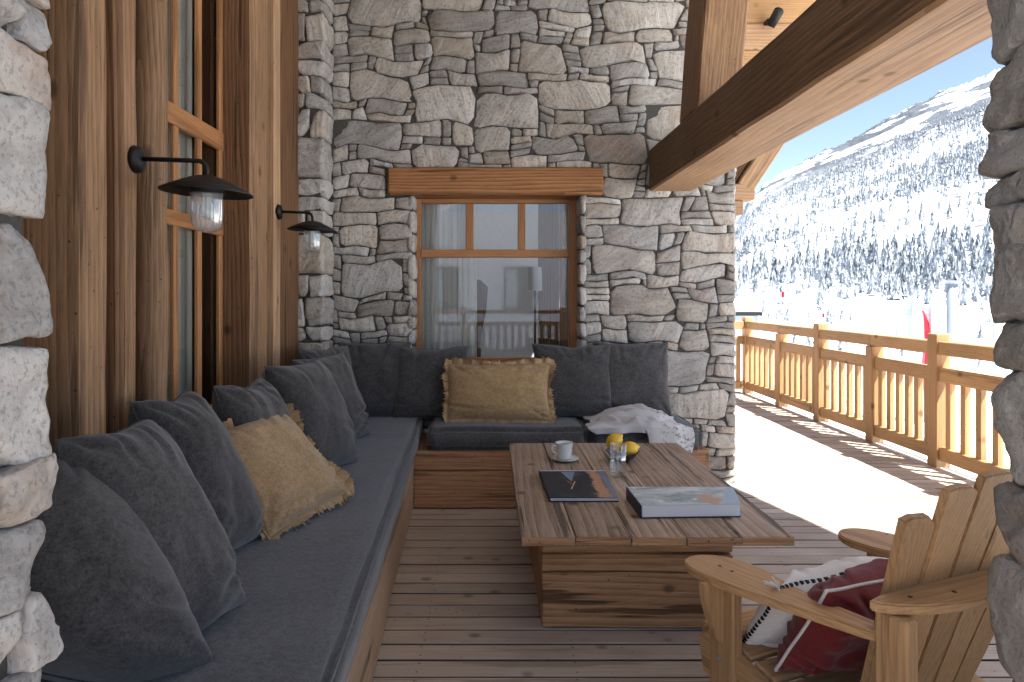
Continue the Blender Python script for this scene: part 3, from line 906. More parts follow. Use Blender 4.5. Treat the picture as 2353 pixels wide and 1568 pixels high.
# railing and chalet behind the photographer: mirrored in the window panes
rb = empty('rear_railing', (0.3, -3.2, 0), 'wooden railing at the other end of the deck, mirrored in the window', 'railing')
for x in (-2.4, -0.5, 1.4, 3.3):
    timber('post', (x - 0.06, -3.26, 0), (x + 0.06, -3.14, 1.05), W_DARKPOST, rb, 0.004, 0, axis=2, segs=1)
timber('top_rail', (-2.6, -3.25, 0.93), (3.4, -3.15, 1.0), W_DARKPOST, rb, 0.004, 0, segs=1)
timber('middle_rail', (-2.6, -3.23, 0.70), (3.4, -3.17, 0.78), W_DARKPOST, rb, 0.004, 0, segs=1)
timber('bottom_rail', (-2.6, -3.23, 0.06), (3.4, -3.17, 0.15), W_DARKPOST, rb, 0.004, 0, segs=1)
b2 = box_mesh(0.07, 0.04, 0.56, 0.004); b2.materials.append(W_DARKPOST[2])
for k in range(42):
    link('baluster', b2, None, rb, (-2.5 + k * 0.14, -3.2, 0.425))
ch = empty('neighbour_chalet', (0.5, -16, -3), 'pale grey chalet mirrored in the window panes', 'building')
link('wall', box_mesh(9, 7, 7.2), plain('grey_render', (0.52, 0.54, 0.58), 0.9), ch, (1.0, -17.5, 0.6))
for x in (-1.6, 1.0, 3.4):
    w_ = link('window', box_mesh(1.0, 0.1, 1.5), M_DARK, ch, (x, -13.97, 1.5))
    link('pane', box_mesh(0.4, 0.02, 1.3), M_STEEL, w_, (x - 0.24, -13.9, 1.5))
o = link('roof', prism_mesh([(-5.4, 0), (0, 2.4), (5.4, 0), (5.4, 0.35), (0, 2.8), (-5.4, 0.35)], 8.4), M_SNOWY_ROOF, ch, (1.0, -13.2, 4.15), (math.radians(90), 0, 0))

# ------------------------------------------------------------------ snow ground and mountain
def lerp_tab(tab, x):
    if x <= tab[0][0]: return tab[0][1]
    for (a, b), (c, d) in zip(tab, tab[1:]):
        if x <= c:
            t = (x - a) / (c - a)
            return b + (d - b) * t
    return tab[-1][1]
RIDGE = [(-0.6, 0.05), (0.2, 0.06), (0.33, 0.085), (0.363, 0.106), (0.379, 0.135), (0.411, 0.165), (0.462, 0.193), (0.526, 0.226), (0.62, 0.277), (0.727, 0.322), (1.0, 0.41), (1.6, 0.45), (3.5, 0.36)]
RR = 1500.0
GZ = -3.2
def fbm(x, y, s, oct_=4):
    return mnoise.fractal(Vector((x / s, y / s, 2.7)), 1.0, 2.1, oct_)
def ground_h(x, y):
    a = x / max(y, 1e-3)
    r = y
    hr = CAM_Z + RR * lerp_tab(RIDGE, a)
    t = (r - 90.0) / (RR - 90.0)
    if t <= 0:
        near = math.exp(-max(0.0, math.hypot(max(0, x - 4.0), max(0, y - 9.5)) - 1.0) / 9.0)
        return GZ + 2.3 * near + 0.35 * fbm(x, y, 14.0, 3) * min(1.0, max(0.0, (r - 12) / 30.0))
    tt = min(t, 1.0)
    prof = 0.30 * tt + 0.70 * tt ** 1.6
    h = GZ + (hr - GZ) * prof
    # spurs and rock bands that run up along the ridge
    amp = 26.0 * tt ** 0.7 * min(1.0, (1.0 - tt) * 6.0 + 0.35)
    sx, sy = x * 0.84 + h * 1.0, y * 0.5 - h * 0.6
    h += amp * (0.55 * fbm(x, y, 220.0) + 0.5 * abs(fbm(h * 2.6 - x * 1.0, y * 0.35, 120.0)) + 0.22 * fbm(x, y, 60.0, 3))
    h += 13.0 * max(0.0, tt - 0.72) / 0.28 * (abs(fbm(x * 1.0 + h, y, 42.0, 3)) - 0.25)
    if t > 1.0:
        h -= (t - 1.0) * 900.0
    return h
cols, rows = 330, 210
vs_, fs = [], []
th0, th1 = math.atan(-0.5), math.atan(2.6)
for j in range(rows + 1):
    r = 16.0 * (1750.0 / 16.0) ** (j / rows) if j < 60 else None
    y = 9.0 * (90.0 / 9.0) ** (j / 50.0) if j <= 50 else 90.0 + (1640.0 - 90.0) * ((j - 50) / (rows - 50)) ** 1.15
    for i in range(cols + 1):
        a = -0.4 + 0.55 * (i / 60.0) if i < 60 else (0.15 + 0.75 * ((i - 60) / 220.0) if i < 280 else 0.9 + 1.4 * ((i - 280) / 50.0))
        x = a * y
        vs_.append((x, y, ground_h(x, y)))
for j in range(rows):
    for i in range(cols):
        a = j * (cols + 1) + i
        fs.append((a, a + 1, a + cols + 2, a + cols + 1))
def snow_mat():
    n = NT('mountain_snow')
    geo = n.new('NewGeometry')
    pos = geo.outputs['Position']
    sep = n.new('SeparateXYZ', {'Vector': pos})
    st = n.new('CombineXYZ')
    # coordinate across the rock bands (they climb with the ridge)
    n.set(st.inputs[0], n.math('MULTIPLY', n.math('SUBTRACT', n.math('MULTIPLY', sep.outputs[2], 2.3), sep.outputs[0]), 0.03))
    n.set(st.inputs[1], n.math('MULTIPLY', n.math('ADD', sep.outputs[0], sep.outputs[2]), 0.0055))
    n.set(st.inputs[2], n.math('MULTIPLY', sep.outputs[1], 0.004))
    bands = n.noise(st.outputs[0], 1.0, 5, 0.62, 0.4)
    spots = n.noise(pos, 0.085, 6, 0.72)
    hgt = n.new('MapRange', {'Value': sep.outputs[2], 'From Min': 70.0, 'From Max': 230.0})
    rock = n.math('MULTIPLY', n.ramp(bands.outputs['Fac'], [(0.475, (0, 0, 0)), (0.525, (1, 1, 1))]), hgt.outputs[0])
    rock2 = n.math('MULTIPLY', n.ramp(spots.outputs['Fac'], [(0.525, (0, 0, 0)), (0.57, (1, 1, 1))]), 0.93)
    far = n.new('MapRange', {'Value': sep.outputs[1], 'From Min': 40.0, 'From Max': 120.0})
    rock2 = n.math('MULTIPLY', rock2, far.outputs[0])
    f = n.math('MAXIMUM', n.math('MULTIPLY', rock, 0.97), rock2)
    c = n.mix(f, (0.80, 0.83, 0.87), (0.062, 0.073, 0.09))
    return n.fin(c, 0.95, n.bump(spots.outputs['Fac'], 0.5, 6.0), Specular_IOR_Level=0.1)
mt = link('mountain_slope', pydata(vs_, fs), snow_mat(), smooth=True)
tag(mt, kind='structure')
# the rest of the snowfield round the house
bm = bmesh.new()
bmesh.ops.create_circle(bm, cap_ends=True, segments=64, radius=3500)
g = link('snow_ground', mesh_from(bm), M_SNOWY_ROOF, None, (0, 0, GZ - 0.9))
tag(g, kind='structure')
# snow banked up round the terrace, beside and behind it
vb, fb = [], []
nx_, ny_ = 60, 60
for j in range(ny_ + 1):
    for i in range(nx_ + 1):
        x = 3.62 + 22.0 * (i / nx_) ** 1.6; y = -30.0 + 40.0 * j / ny_
        near = math.exp(-max(0.0, x - 4.0) / 9.0)
        vb.append((x, y, GZ - 0.02 + 2.3 * near + 0.12 * fbm(x, y, 5.0, 3)))
for j in range(ny_):
    for i in range(nx_):
        q = j * (nx_ + 1) + i
        fb.append((q, q + 1, q + nx_ + 2, q + nx_ + 1))
q0 = len(vb)
for j in range(31):
    for i in range(31):
        x = -12.0 + 15.62 * i / 30; y = -26.0 + 22.55 * j / 30
        vb.append((x, y, -0.5 - 0.12 * max(0, -5 - y) + 0.12 * fbm(x, y, 5.0, 3)))
for j in range(30):
    for i in range(30):
        q = q0 + j * 31 + i
        fb.append((q, q + 1, q + 32, q + 31))
sb = link('snow_bank', pydata(vb, fb), M_SNOWY_ROOF, smooth=True)
tag(sb, kind='structure')

# conifers
def tree_mat():
    n = NT('snowy_conifer')
    geo = n.new('NewGeometry')
    q = n.noise(geo.outputs['Position'], 0.55, 3, 0.6)
    sep = n.new('SeparateXYZ', {'Vector': geo.outputs['Normal']})
    f = n.math('ADD', n.math('MULTIPLY', sep.outputs[2], 0.9), n.math('MULTIPLY', q.outputs['Fac'], 0.9))
    s = n.ramp(f, [(0.48, (0, 0, 0)), (0.95, (1, 1, 1))])
    c = n.mix(s, (0.045, 0.056, 0.062), (0.62, 0.67, 0.73))
    return n.fin(c, 0.95, None, Specular_IOR_Level=0.1)
M_TREE = tree_mat()
def conifer(seed, h=1.0, tiers=9, n=10):
    rng = random.Random(seed)
    vs_, fs = [], []
    for t in range(tiers):
        z0 = 0.10 + 0.80 * t / tiers
        z1 = z0 + 0.30 * (1 - 0.4 * t / tiers)
        rad = 0.17 * (1 - t / tiers) ** 0.85 + 0.02
        b = len(vs_)
        ph = rng.random() * 6
        for k in range(n):
            a = ph + 2 * math.pi * k / n
            rr = rad * (rng.uniform(0.75, 1.25) if k % 2 == 0 else rng.uniform(0.45, 0.7))
            vs_.append((rr * math.cos(a), rr * math.sin(a), z0 - (0.045 if k % 2 == 0 else 0) + rng.uniform(-0.02, 0.02)))
        vs_.append((rng.uniform(-0.01, 0.01), rng.uniform(-0.01, 0.01), z1))
        for k in range(n):
            fs.append((b + k, b + (k + 1) % n, b + n))
    b = len(vs_)
    for k in range(4):
        a = math.pi / 2 * k
        vs_ += [(0.018 * math.cos(a), 0.018 * math.sin(a), 0.0), (0.012 * math.cos(a), 0.012 * math.sin(a), 0.3)]
    for k in range(4):
        fs.append((b + 2 * k, b + 2 * ((k + 1) % 4), b + 2 * ((k + 1) % 4) + 1, b + 2 * k + 1))
    return vs_, fs
protos = [conifer(s) for s in range(5)]
tree_me = []
for v, f in protos:
    me = pydata(v, f); me.materials.append(M_TREE); tree_me.append(me)
rng = random.Random(77)
cand = []
tries = 0
while len(cand) < 4000 and tries < 140000:
    tries += 1
    a = rng.uniform(0.30, 0.80)
    y = 110 + 1330 * rng.random() ** 0.85
    x = a * y
    h = ground_h(x, y)
    fr = (h - GZ) / max(20.0, (RR * lerp_tab(RIDGE, a)))
    clump = mnoise.noise(Vector((x / 90.0, y / 120.0, 1.3))) + 0.5 * mnoise.noise(Vector((x / 30.0, y / 40.0, 5.3)))
    band = math.exp(-((fr - 0.56 - 0.1 * (0.55 - a)) / 0.10) ** 2)
    d = 0.72 * band + (0.55 if clump > 0.16 else 0.045) * (1.0 if fr < 0.36 else (0.35 if fr < 0.5 else 0.2))
    if fr > 0.75: d *= 0.12
    if rng.random() > d: continue
    cand.append((y, x, h, rng.uniform(5, 11.5) * (0.75 if fr > 0.6 else 1.0) * min(1.0, 0.25 + y / 420.0)))
for _ in range(420):                                  # saplings and bushes poking through the snow lower down
    a = rng.uniform(0.30, 0.80); y = rng.uniform(42, 190); x = a * y
    if mnoise.noise(Vector((x / 22.0, y / 30.0, 8.1))) < 0.02: continue
    cand.append((y, x, ground_h(x, y), rng.uniform(0.7, 2.2) * (0.6 + y / 160.0)))
cand.sort(key=lambda c: -c[3] / c[0])
for k, (y, x, h, s) in enumerate(cand[:220]):
    o = bpy.data.objects.new('snowy_conifer', tree_me[k % 5])
    o.location = (x, y, h - 0.3); o.scale = (s, s, s); o.rotation_euler = (0, 0, k * 1.7)
    C.objects.link(o)
    tag(o, 'small snow dusted conifer standing alone on the mountainside', 'tree', 'conifers scattered on the mountainside')
V2, F2 = [], []
for k, (y, x, h, s) in enumerate(cand[220:]):
    v, f = protos[k % 5]
    b = len(V2); ca, sa = math.cos(k * 1.3) * s, math.sin(k * 1.3) * s
    V2 += [(x + p[0] * ca - p[1] * sa, y + p[0] * sa + p[1] * ca, h - 0.3 + p[2] * s) for p in v]
    F2 += [tuple(b + i for i in q) for q in f]
fo = link('forest', pydata(V2, F2), M_TREE)
tag(fo, 'dense band of snow covered conifers across the mountain slope', 'forest', kind='stuff')
print('trees', len(cand))

# things of the ski station below the terrace
def gz_at(x, y): return ground_h(x, y)
col = empty('steel_column', (14.9, 22.0, GZ), 'tall blue grey steel column beyond the railing', 'column')
link('shaft', lathe([(0, 0), (0.17, 0), (0.15, 4.85), (0, 4.85)], 16), M_STEEL, col, (14.9, 22.0, GZ), smooth=True)
link('cap', lathe([(0, 4.85), (0.22, 4.85), (0.22, 4.93), (0, 4.95)], 16), M_STEEL, col, (14.9, 22.0, GZ))
def parasol(x, y, top, mat, label):
    p = empty('closed_parasol', (x, y, GZ), label, 'parasol', 'closed parasols beyond the railing')
    H = top - GZ
    link('pole', tube_mesh([(x, y, GZ), (x, y, top - 0.1)], 0.035, 8), M_STEEL, p)
    n_ = 14; prof = [(0.05, 0.0), (0.24, -0.6), (0.27, -1.4), (0.20, -2.1), (0.24, -2.5)]
    vs_, fs = [(0, 0, 0.08)], []
    for j, (r, z) in enumerate(prof):
        for k in range(n_):
            a = 2 * math.pi * k / n_
            rr = r * (1.0 if k % 2 else 0.68)
            vs_.append((rr * math.cos(a), rr * math.sin(a), z))
    for k in range(n_): fs.append((0, 1 + k, 1 + (k + 1) % n_))
    for j in range(len(prof) - 1):
        for k in range(n_):
            a = 1 + j * n_ + k; b = 1 + j * n_ + (k + 1) % n_
            fs.append((a, a + n_, b + n_, b))
    link('folded_canopy', pydata(vs_, fs), mat, p, (x, y, top))
M_PGREY = fabric('grey_green_canvas', (0.36, 0.42, 0.43), 60)
M_PRED = fabric('red_canvas', (0.42, 0.02, 0.035), 60)
M_PLIGHT = fabric('pale_canvas', (0.55, 0.57, 0.60), 60)
parasol(13.3, 21.4, 1.25, M_PGREY, 'closed grey green parasol beside the red one beyond the railing')
parasol(13.9, 21.9, 0.75, M_PRED, 'closed red parasol beyond the railing')
parasol(14.2, 21.9, 1.15, M_PLIGHT, 'closed pale parasol between the red parasol and steel column')
def flag(x, y, top, label, s=0.5):
    p = empty('flag', (x, y, gz_at(x, y)), label, 'flag')
    link('pole', tube_mesh([(x, y, gz_at(x, y) - 0.2), (x, y, top)], 0.05, 8), M_STEEL, p)
    nn = 8; v, f = [], []
    for i in range(nn + 1):
        for j in (0, 1):
            v.append((s * 0.75 * i / nn, 0.08 * math.sin(i * 0.9), -s * j))
    for i in range(nn): f.append((2 * i, 2 * i + 1, 2 * i + 3, 2 * i + 2))
    link('banner', pydata(v, f), M_PRED, p, (x, y, top))
flag(25.6, 60.0, 1.55, 'small red flag on a pole, farther one near the dark hut', 0.5)
flag(21.4, 44.0, 0.1, 'small red flag on a pole just above the railing', 0.3)
hut = empty('dark_hut', (22.6, 62, GZ), 'small dark flat roofed hut beyond the railing end', 'hut')
link('wall', box_mesh(2.4, 2.0, 2.6), M_STEEL, hut, (22.8, 62, GZ + 1.3))
link('roof', box_mesh(3.0, 2.6, 0.35, 0.03), M_BLACK_METAL, hut, (22.8, 62, GZ + 2.78))
# snow guns, posts and net fence on the piste
def fence_post(x, y, top, label):
    o = link('piste_pole', tube_mesh([(x, y, gz_at(x, y) - 0.3), (x, y, top)], 0.06, 8), M_STEEL)
    tag(o, label, 'pole', 'thin grey poles beyond the railing')
for k in range(9):
    x = 17.0 + k * 1.15
    fence_post(x, 30.0 + 0.4 * (k % 3), -0.35 + 0.5 * ((k * 7) % 4) / 3, 'thin grey pole planted in the snow beyond the railing')
gr = empty('piste_guardrail', (21, 27, GZ), 'grey metal guard rail at the foot of the slope', 'guardrail')
for k in range(8):
    link('post', tube_mesh([(15.5 + k * 1.6, 26.5, GZ - 0.2), (15.5 + k * 1.6, 26.5, -0.55)], 0.04, 8), M_STEEL, gr)
for z in (-0.6, -1.2):
    link('bar', tube_mesh([(15.0, 26.5, z), (28.0, 26.5, z)], 0.045, 8), M_STEEL, gr)
# ------------------------------------------------------------------ corner bench
def xf(y): return -0.445 + 0.037 * (4.137 - y)
SEAT_Z = 0.491
bench = empty('corner_bench', (-0.5, 3.6, 0), 'long built-in wooden corner bench carrying the charcoal seat cushions', 'bench')
L = 3.14
o = timber('front_board', (-0.02, -L / 2, 0.012), (0.02, L / 2, 0.352), W_BENCH_PALE, bench, 0.008, 0.007, rot=(0, 0, 0.037), segs=16)
o.location = (xf(2.567) - 0.036, 2.567, 0.182)
timber('front_board', (-0.462, 4.137, 0.232), (1.335, 4.175, 0.352), W_BENCH, bench, 0.006, 0.004)
timber('front_board', (-0.462, 4.137, 0.006), (1.335, 4.175, 0.228), W_BENCH, bench, 0.006, 0.004)
timber('end_board', (1.30, 4.177, 0.006), (1.337, 4.69, 0.352), W_BENCH, bench, 0.006, 0.003, axis=1)
timber('seat_base', (-1.08, 1.0, 0.31), (-0.49, 4.13, 0.349), W_BENCH, bench, 0.002, 0)
timber('seat_base', (-1.08, 4.18, 0.312), (1.30, 4.69, 0.349), W_BENCH, bench, 0.002, 0)

def cushion(name, cx, cy, sx, sy, rot, label, seed):
    bm = bmesh.new()
    bmesh.ops.create_cube(bm, size=1.0)
    bmesh.ops.scale(bm, vec=(sx, sy, 0.139), verts=bm.verts)
    for ax, ln in ((0, sx), (1, sy)):
        n_ = max(3, int(ln / 0.06))
        no = [0, 0, 0]; no[ax] = 1
        for i in range(1, n_):
            co = [0, 0, 0]; co[ax] = -ln / 2 + ln * i / n_
            bmesh.ops.bisect_plane(bm, geom=bm.verts[:] + bm.edges[:] + bm.faces[:], plane_co=co, plane_no=no)
    es = [e for e in bm.edges if len(e.link_faces) == 2 and e.calc_face_angle(0) > 0.9]
    bmesh.ops.bevel(bm, geom=es, offset=0.028, segments=4, affect='EDGES')
    for v in bm.verts:
        p = v.co
        edge = min(sx / 2 - abs(p.x), sy / 2 - abs(p.y))
        if p.z > 0:
            p.z += 0.006 * min(1, edge / 0.12) + 0.005 * nz(p, 3.0, seed) + 0.0022 * nz(p, 11.0, seed)
            q = p.y if sy > sx else p.x
            for c in (-1.15, -0.42, 0.31, 0.98):
                p.z -= 0.009 * math.exp(-((q - c - 0.03 * nz(p, 4, seed)) / 0.011) ** 2)
        p.x += 0.004 * nz(p, 5.0, seed + 9); p.y += 0.004 * nz(p, 5.0, seed + 19)
    me = mesh_from(bm)
    o = link(name, me, M_SEAT, None, (cx, cy, 0.353 + 0.0695), (0, 0, rot), True)
    tag(o, label, 'cushion')
    # piping along the upper edge
    pp = []
    hx, hy = sx / 2 - 0.006, sy / 2 - 0.006
    for t in range(60): pp.append((hx, -hy + 2 * hy * t / 59, 0.052 + 0.003 * nz((0, t, 0), 0.3, seed)))
    pm = link('piping', tube_mesh(pp, 0.004, 6), M_SEAT, None, None, None, True)
    pm.parent = o
    return o
cushion('seat_cushion', -0.742, 2.845, 0.715, 3.68, 0.037, 'long charcoal seat cushion along the timber wall', 1.0)
cushion('seat_cushion', 0.105, 4.39, 0.975, 0.545, 0.0, 'charcoal seat cushion under the window', 4.0)
cushion('seat_cushion', 0.945, 4.39, 0.69, 0.545, 0.0, 'short charcoal seat cushion under the grey throw at the bench end', 7.0)

# ------------------------------------------------------------------ scatter cushions
def pillow_mesh(w, h, t, seed, n=44, pinch=0.05, wr=0.014, chop=0.0, shear=0.0, taper=0.0, sag=0.0, lift=0.0):
    """closed cushion: local x right, z up from its lower edge, -y the front"""
    rng = random.Random(seed)
    folds = []
    for cxs, cys in ((-1, -1), (1, -1), (1, 1), (-1, 1)):
        for _ in range(2):
            folds.append((cxs, cys, rng.uniform(0.3, 1.25), rng.uniform(0.22, 0.6), rng.uniform(0.035, 0.075)))
    creases = []
    for sx_ in (1, -1):
        for _ in range(2):
            v0 = rng.uniform(-0.95, -0.45)
            creases.append((sx_ * 0.97, v0, sx_ * rng.uniform(0.05, 0.5), v0 + rng.uniform(-0.25, 0.12), rng.uniform(0.7, 1.3)))
    creases.append((rng.uniform(-0.6, -0.3), 0.95, rng.uniform(-0.4, 0.0), rng.uniform(0.35, 0.6), 0.8))
    creases.append((rng.uniform(0.3, 0.6), 0.95, rng.uniform(0.1, 0.5), rng.uniform(0.35, 0.6), 0.8))
    vs_, fs = [], []
    idx = {}
    def pt(u, v, side):
        x = w / 2 * u * (1 - pinch * (1 - v * v) * abs(u) ** 2)
        z = h / 2 * v * (1 - pinch * (1 - u * u) * abs(v) ** 2)
        pr = max(0.0, (1 - abs(u) ** 2.8) * (1 - abs(v) ** 2.8)) ** 0.46
        th = t / 2 * pr
        if sag: th *= 1 + sag * (-v) * 0.5
        d = 0.0
        for cxs, cys, ang, ln, wd in folds:
            du, dv = (u - cxs) * -cxs, (v - cys) * -cys
            r = math.hypot(du, dv)
            along = du * math.cos(ang) + dv * math.sin(ang)
            acr = -du * math.sin(ang) + dv * math.cos(ang)
            d -= wr * 1.5 * math.exp(-(acr / (wd * (0.5 + r))) ** 2) * math.exp(-(along / ln) ** 2) * min(1, r * 4)
        for x0, y0, x1, y1, k_ in creases:
            ex, ey = x1 - x0, y1 - y0
            tt = max(0.0, min(1.0, ((u - x0) * ex + (v - y0) * ey) / (ex * ex + ey * ey)))
            ds_ = math.hypot(u - x0 - ex * tt, v - y0 - ey * tt)
            d += wr * k_ * (0.55 * math.exp(-((ds_ - 0.11) / 0.07) ** 2) - 1.1 * math.exp(-(ds_ / 0.05) ** 2)) * (1 - tt) ** 0.6
        d += wr * 0.9 * nz((u * 1.3, v * 1.3, side), 1.5, seed) + wr * 0.4 * nz((u, v, side), 5.0, seed)
        th += d * min(1.0, pr * 1.6)
        if chop:
            z -= chop * max(0.0, v) ** 2 * math.exp(-(u / 0.42) ** 2)
        # outline a little uneven
        x += 0.008 * nz((v * 1.6, u, 3), 1.4, seed); z += 0.008 * nz((u * 1.6, v, 5), 1.4, seed)
        f = (v + 1) / 2
        if lift: z += lift * max(0.0, 0.35 - u) ** 1.5 * (1 - f) ** 1.2
        x *= 1 - taper * f
        x += shear * f
        return (x, -th if side == 0 else th, z + h / 2)
    for side in (0, 1):
        for j in range(n + 1):
            for i in range(n + 1):
                b = i in (0, n) or j in (0, n)
                key = (i, j) if b else (i, j, side)
                if key in idx: continue
                # finer rows near the seams
                u = math.sin((i / n * 2 - 1) * math.pi / 2) * 0.6 + (i / n * 2 - 1) * 0.4
                v = math.sin((j / n * 2 - 1) * math.pi / 2) * 0.6 + (j / n * 2 - 1) * 0.4
                idx[key] = len(vs_); vs_.append(pt(u, v, side))
    def g(i, j, s):
        return idx[(i, j)] if (i in (0, n) or j in (0, n)) else idx[(i, j, s)]
    for s in (0, 1):
        for j in range(n):
            for i in range(n):
                q = (g(i, j, s), g(i + 1, j, s), g(i + 1, j + 1, s), g(i, j + 1, s))
                fs.append(q if s == 0 else tuple(reversed(q)))
    border = [vs_[g(i, 0, 0)] for i in range(n)] + [vs_[g(n, j, 0)] for j in range(n)] + [vs_[g(n - i, n, 0)] for i in range(n)] + [vs_[g(0, n - j, 0)] for j in range(n)]
    return pydata(vs_, fs), border

def frame_mat(bc, az, rec, roll=0.0):
    """bc: middle of the lower edge; az: direction (deg) its front looks to, 0 = +X, -90 = towards the camera"""
    a, r = math.radians(az), math.radians(rec)
    nh = Vector((math.cos(a), math.sin(a), 0))
    nn = nh * math.cos(r) + Vector((0, 0, 1)) * math.sin(r)
    up = Vector((0, 0, 1)) * math.cos(r) - nh * math.sin(r)
    right = up.cross(nn)
    if roll:
        q = Matrix.Rotation(math.radians(roll), 3, nn)
        up, right = q @ up, q @ right
    m = Matrix((right, -nn, up)).transposed().to_4x4()
    m.translation = Vector(bc)
    return m

def pillow(label, bc, az, rec, w=0.5, h=0.5, t=0.17, seed=1, mat=None, roll=0.0, ruffle=0.0, name='cushion', group=None, piping=None, cat='cushion', **kw):
    me, border = pillow_mesh(w, h, t, seed, **kw)
    o = link(name, me, mat or M_CHARCOAL, None, smooth=True)
    o.matrix_world = frame_mat(bc, az, rec, roll)
    tag(o, label, cat, group)
    def child(nm, m2, mt):
        c = link(nm, m2, mt, None, smooth=True)
        c.parent = o
        return c
    if ruffle:
        # gathered edge: a wavy strip that stands out from the seam
        bl = border
        P = []
        nb = len(bl)
        for i in range(nb):
            a = Vector(bl[i]); b = Vector(bl[(i + 1) % nb])
            sub = max(2, int((b - a).length / 0.006))
            for s in range(sub): P.append(a.lerp(b, s / sub))
        N_ = len(P)
        cx = sum(p.x for p in P) / N_; cz = sum(p.z for p in P) / N_
        vs2, fs2 = [], []
        rng = random.Random(seed)
        ph = 0.0
        for i, p in enumerate(P):
            tg = (P[(i + 1) % N_] - P[i - 1]).normalized()
            out = Vector((tg.z, 0, -tg.x))
            if out.dot(p - Vector((cx, p.y, cz))) < 0: out = -out
            ph += 0.15 + 0.95 * rng.random() ** 1.5
            ln = ruffle * (0.72 + 0.6 * nz((i * 0.035, 0, 0), 1.0, seed) + 0.55 * rng.random() * (i % 2))
            for k, fr in enumerate((0.0, 0.45, 1.0)):
                wv = 0.016 * fr * math.sin(ph) * (0.6 + nz((i * 0.06, 1, 2), 1.0, seed)) + 0.045 * fr * nz((i * 0.03, fr, 2), 1.0, seed + 5) - 0.012 * fr
                q = p + out * (ln * fr - 0.004) + Vector((0, wv - 0.006 * fr, 0)) + tg * (0.009 * fr * math.cos(ph * 1.0))
                vs2.append(q)
        for i in range(N_):
            j = (i + 1) % N_
            for k in range(2):
                fs2.append((i * 3 + k, j * 3 + k, j * 3 + k + 1, i * 3 + k + 1))
        child('ruffle', pydata(vs2, fs2), mat)
        bb = [Vector(p) for p in border] + [Vector(border[0])]
        child('seam', tube_mesh([p + Vector((0, -0.004, 0)) for p in bb], 0.0035, 6), mat)
    if not piping and not ruffle and mat is None:
        bb = [Vector(p) for p in border] + [Vector(border[0])]
        child('seam', tube_mesh(bb, 0.0032, 6), M_CHARCOAL)
    if piping:
        bb = [Vector(p) for p in border] + [Vector(border[0])]
        child('piping', tube_mesh(bb, 0.0045, 6), piping)
    return o

Z = SEAT_Z + 0.004
G = 'charcoal cushions leaning along the timber wall'
G2 = 'charcoal cushions leaning on the stone wall'
pillow('big charcoal cushion wedged beside the pale stone pier, first of the row', (-0.785, 1.372, Z), -56, 41, 0.44, 0.53, 0.34, 3, shear=-0.11, lift=0.10, pinch=0.0, group=G, sag=0.35, wr=0.013, taper=0.28)
pillow('charcoal cushion tucked behind the big one nearest the stone pier', (-0.70, 1.60, Z), -19, 29, 0.38, 0.54, 0.24, 5, group=G, taper=0.3, chop=0.015, pinch=0.02, wr=0.012)
pillow('charcoal cushion below the tall side window, behind the tucked pair', (-0.80, 2.085, Z), -14, 26, 0.37, 0.54, 0.25, 8, chop=0.012, taper=0.3, group=G, wr=0.013)
pillow('charcoal cushion half hidden behind the square mustard one', (-0.775, 2.62, Z), -14, 25, 0.40, 0.51, 0.21, 11, chop=0.03, taper=0.25, group=G, wr=0.014)
pillow('charcoal cushion leaning behind and above the mustard one, near the second lamp', (-0.72, 3.10, Z), -22, 23, 0.44, 0.53, 0.22, 14, taper=0.12, group=G, wr=0.012)
pillow('charcoal cushion sandwiched between two others close to the bench corner', (-0.77, 3.70, Z), -20, 21, 0.48, 0.5, 0.17, 17, group=G)
pillow('charcoal cushion deep in the bench corner, mostly hidden', (-0.97, 4.2, Z), -30, 8, 0.44, 0.48, 0.14, 19, group=G)
pillow('square mustard cushion with frayed ruffle lying on the long seat', (-0.635, 2.44, Z + 0.02), -26, 45, 0.46, 0.43, 0.17, 23, M_MUSTARD, ruffle=0.042, roll=7)
pillow('charcoal cushion at the bench corner against the stone wall', (-0.76, 4.47, Z), -84, 14, 0.48, 0.50, 0.17, 29, group=G2)
pillow('charcoal cushion just behind the mustard lumbar cushion, towards the corner', (-0.385, 4.46, Z), -88, 15, 0.50, 0.47, 0.17, 31, group=G2, chop=0.01)
pillow('charcoal cushion right of the mustard lumbar cushion', (0.545, 4.45, Z), -93, 15, 0.52, 0.49, 0.17, 37, group=G2, chop=0.015)
pillow('charcoal cushion behind the grey throw at the bench end', (0.945, 4.50, Z), -90, 11, 0.50, 0.49, 0.16, 41, group=G2)
pillow('long mustard lumbar cushion with frayed ruffle under the window', (0.055, 4.30, Z + 0.012), -91, 20, 0.66, 0.36, 0.15, 43, M_MUSTARD, ruffle=0.042)

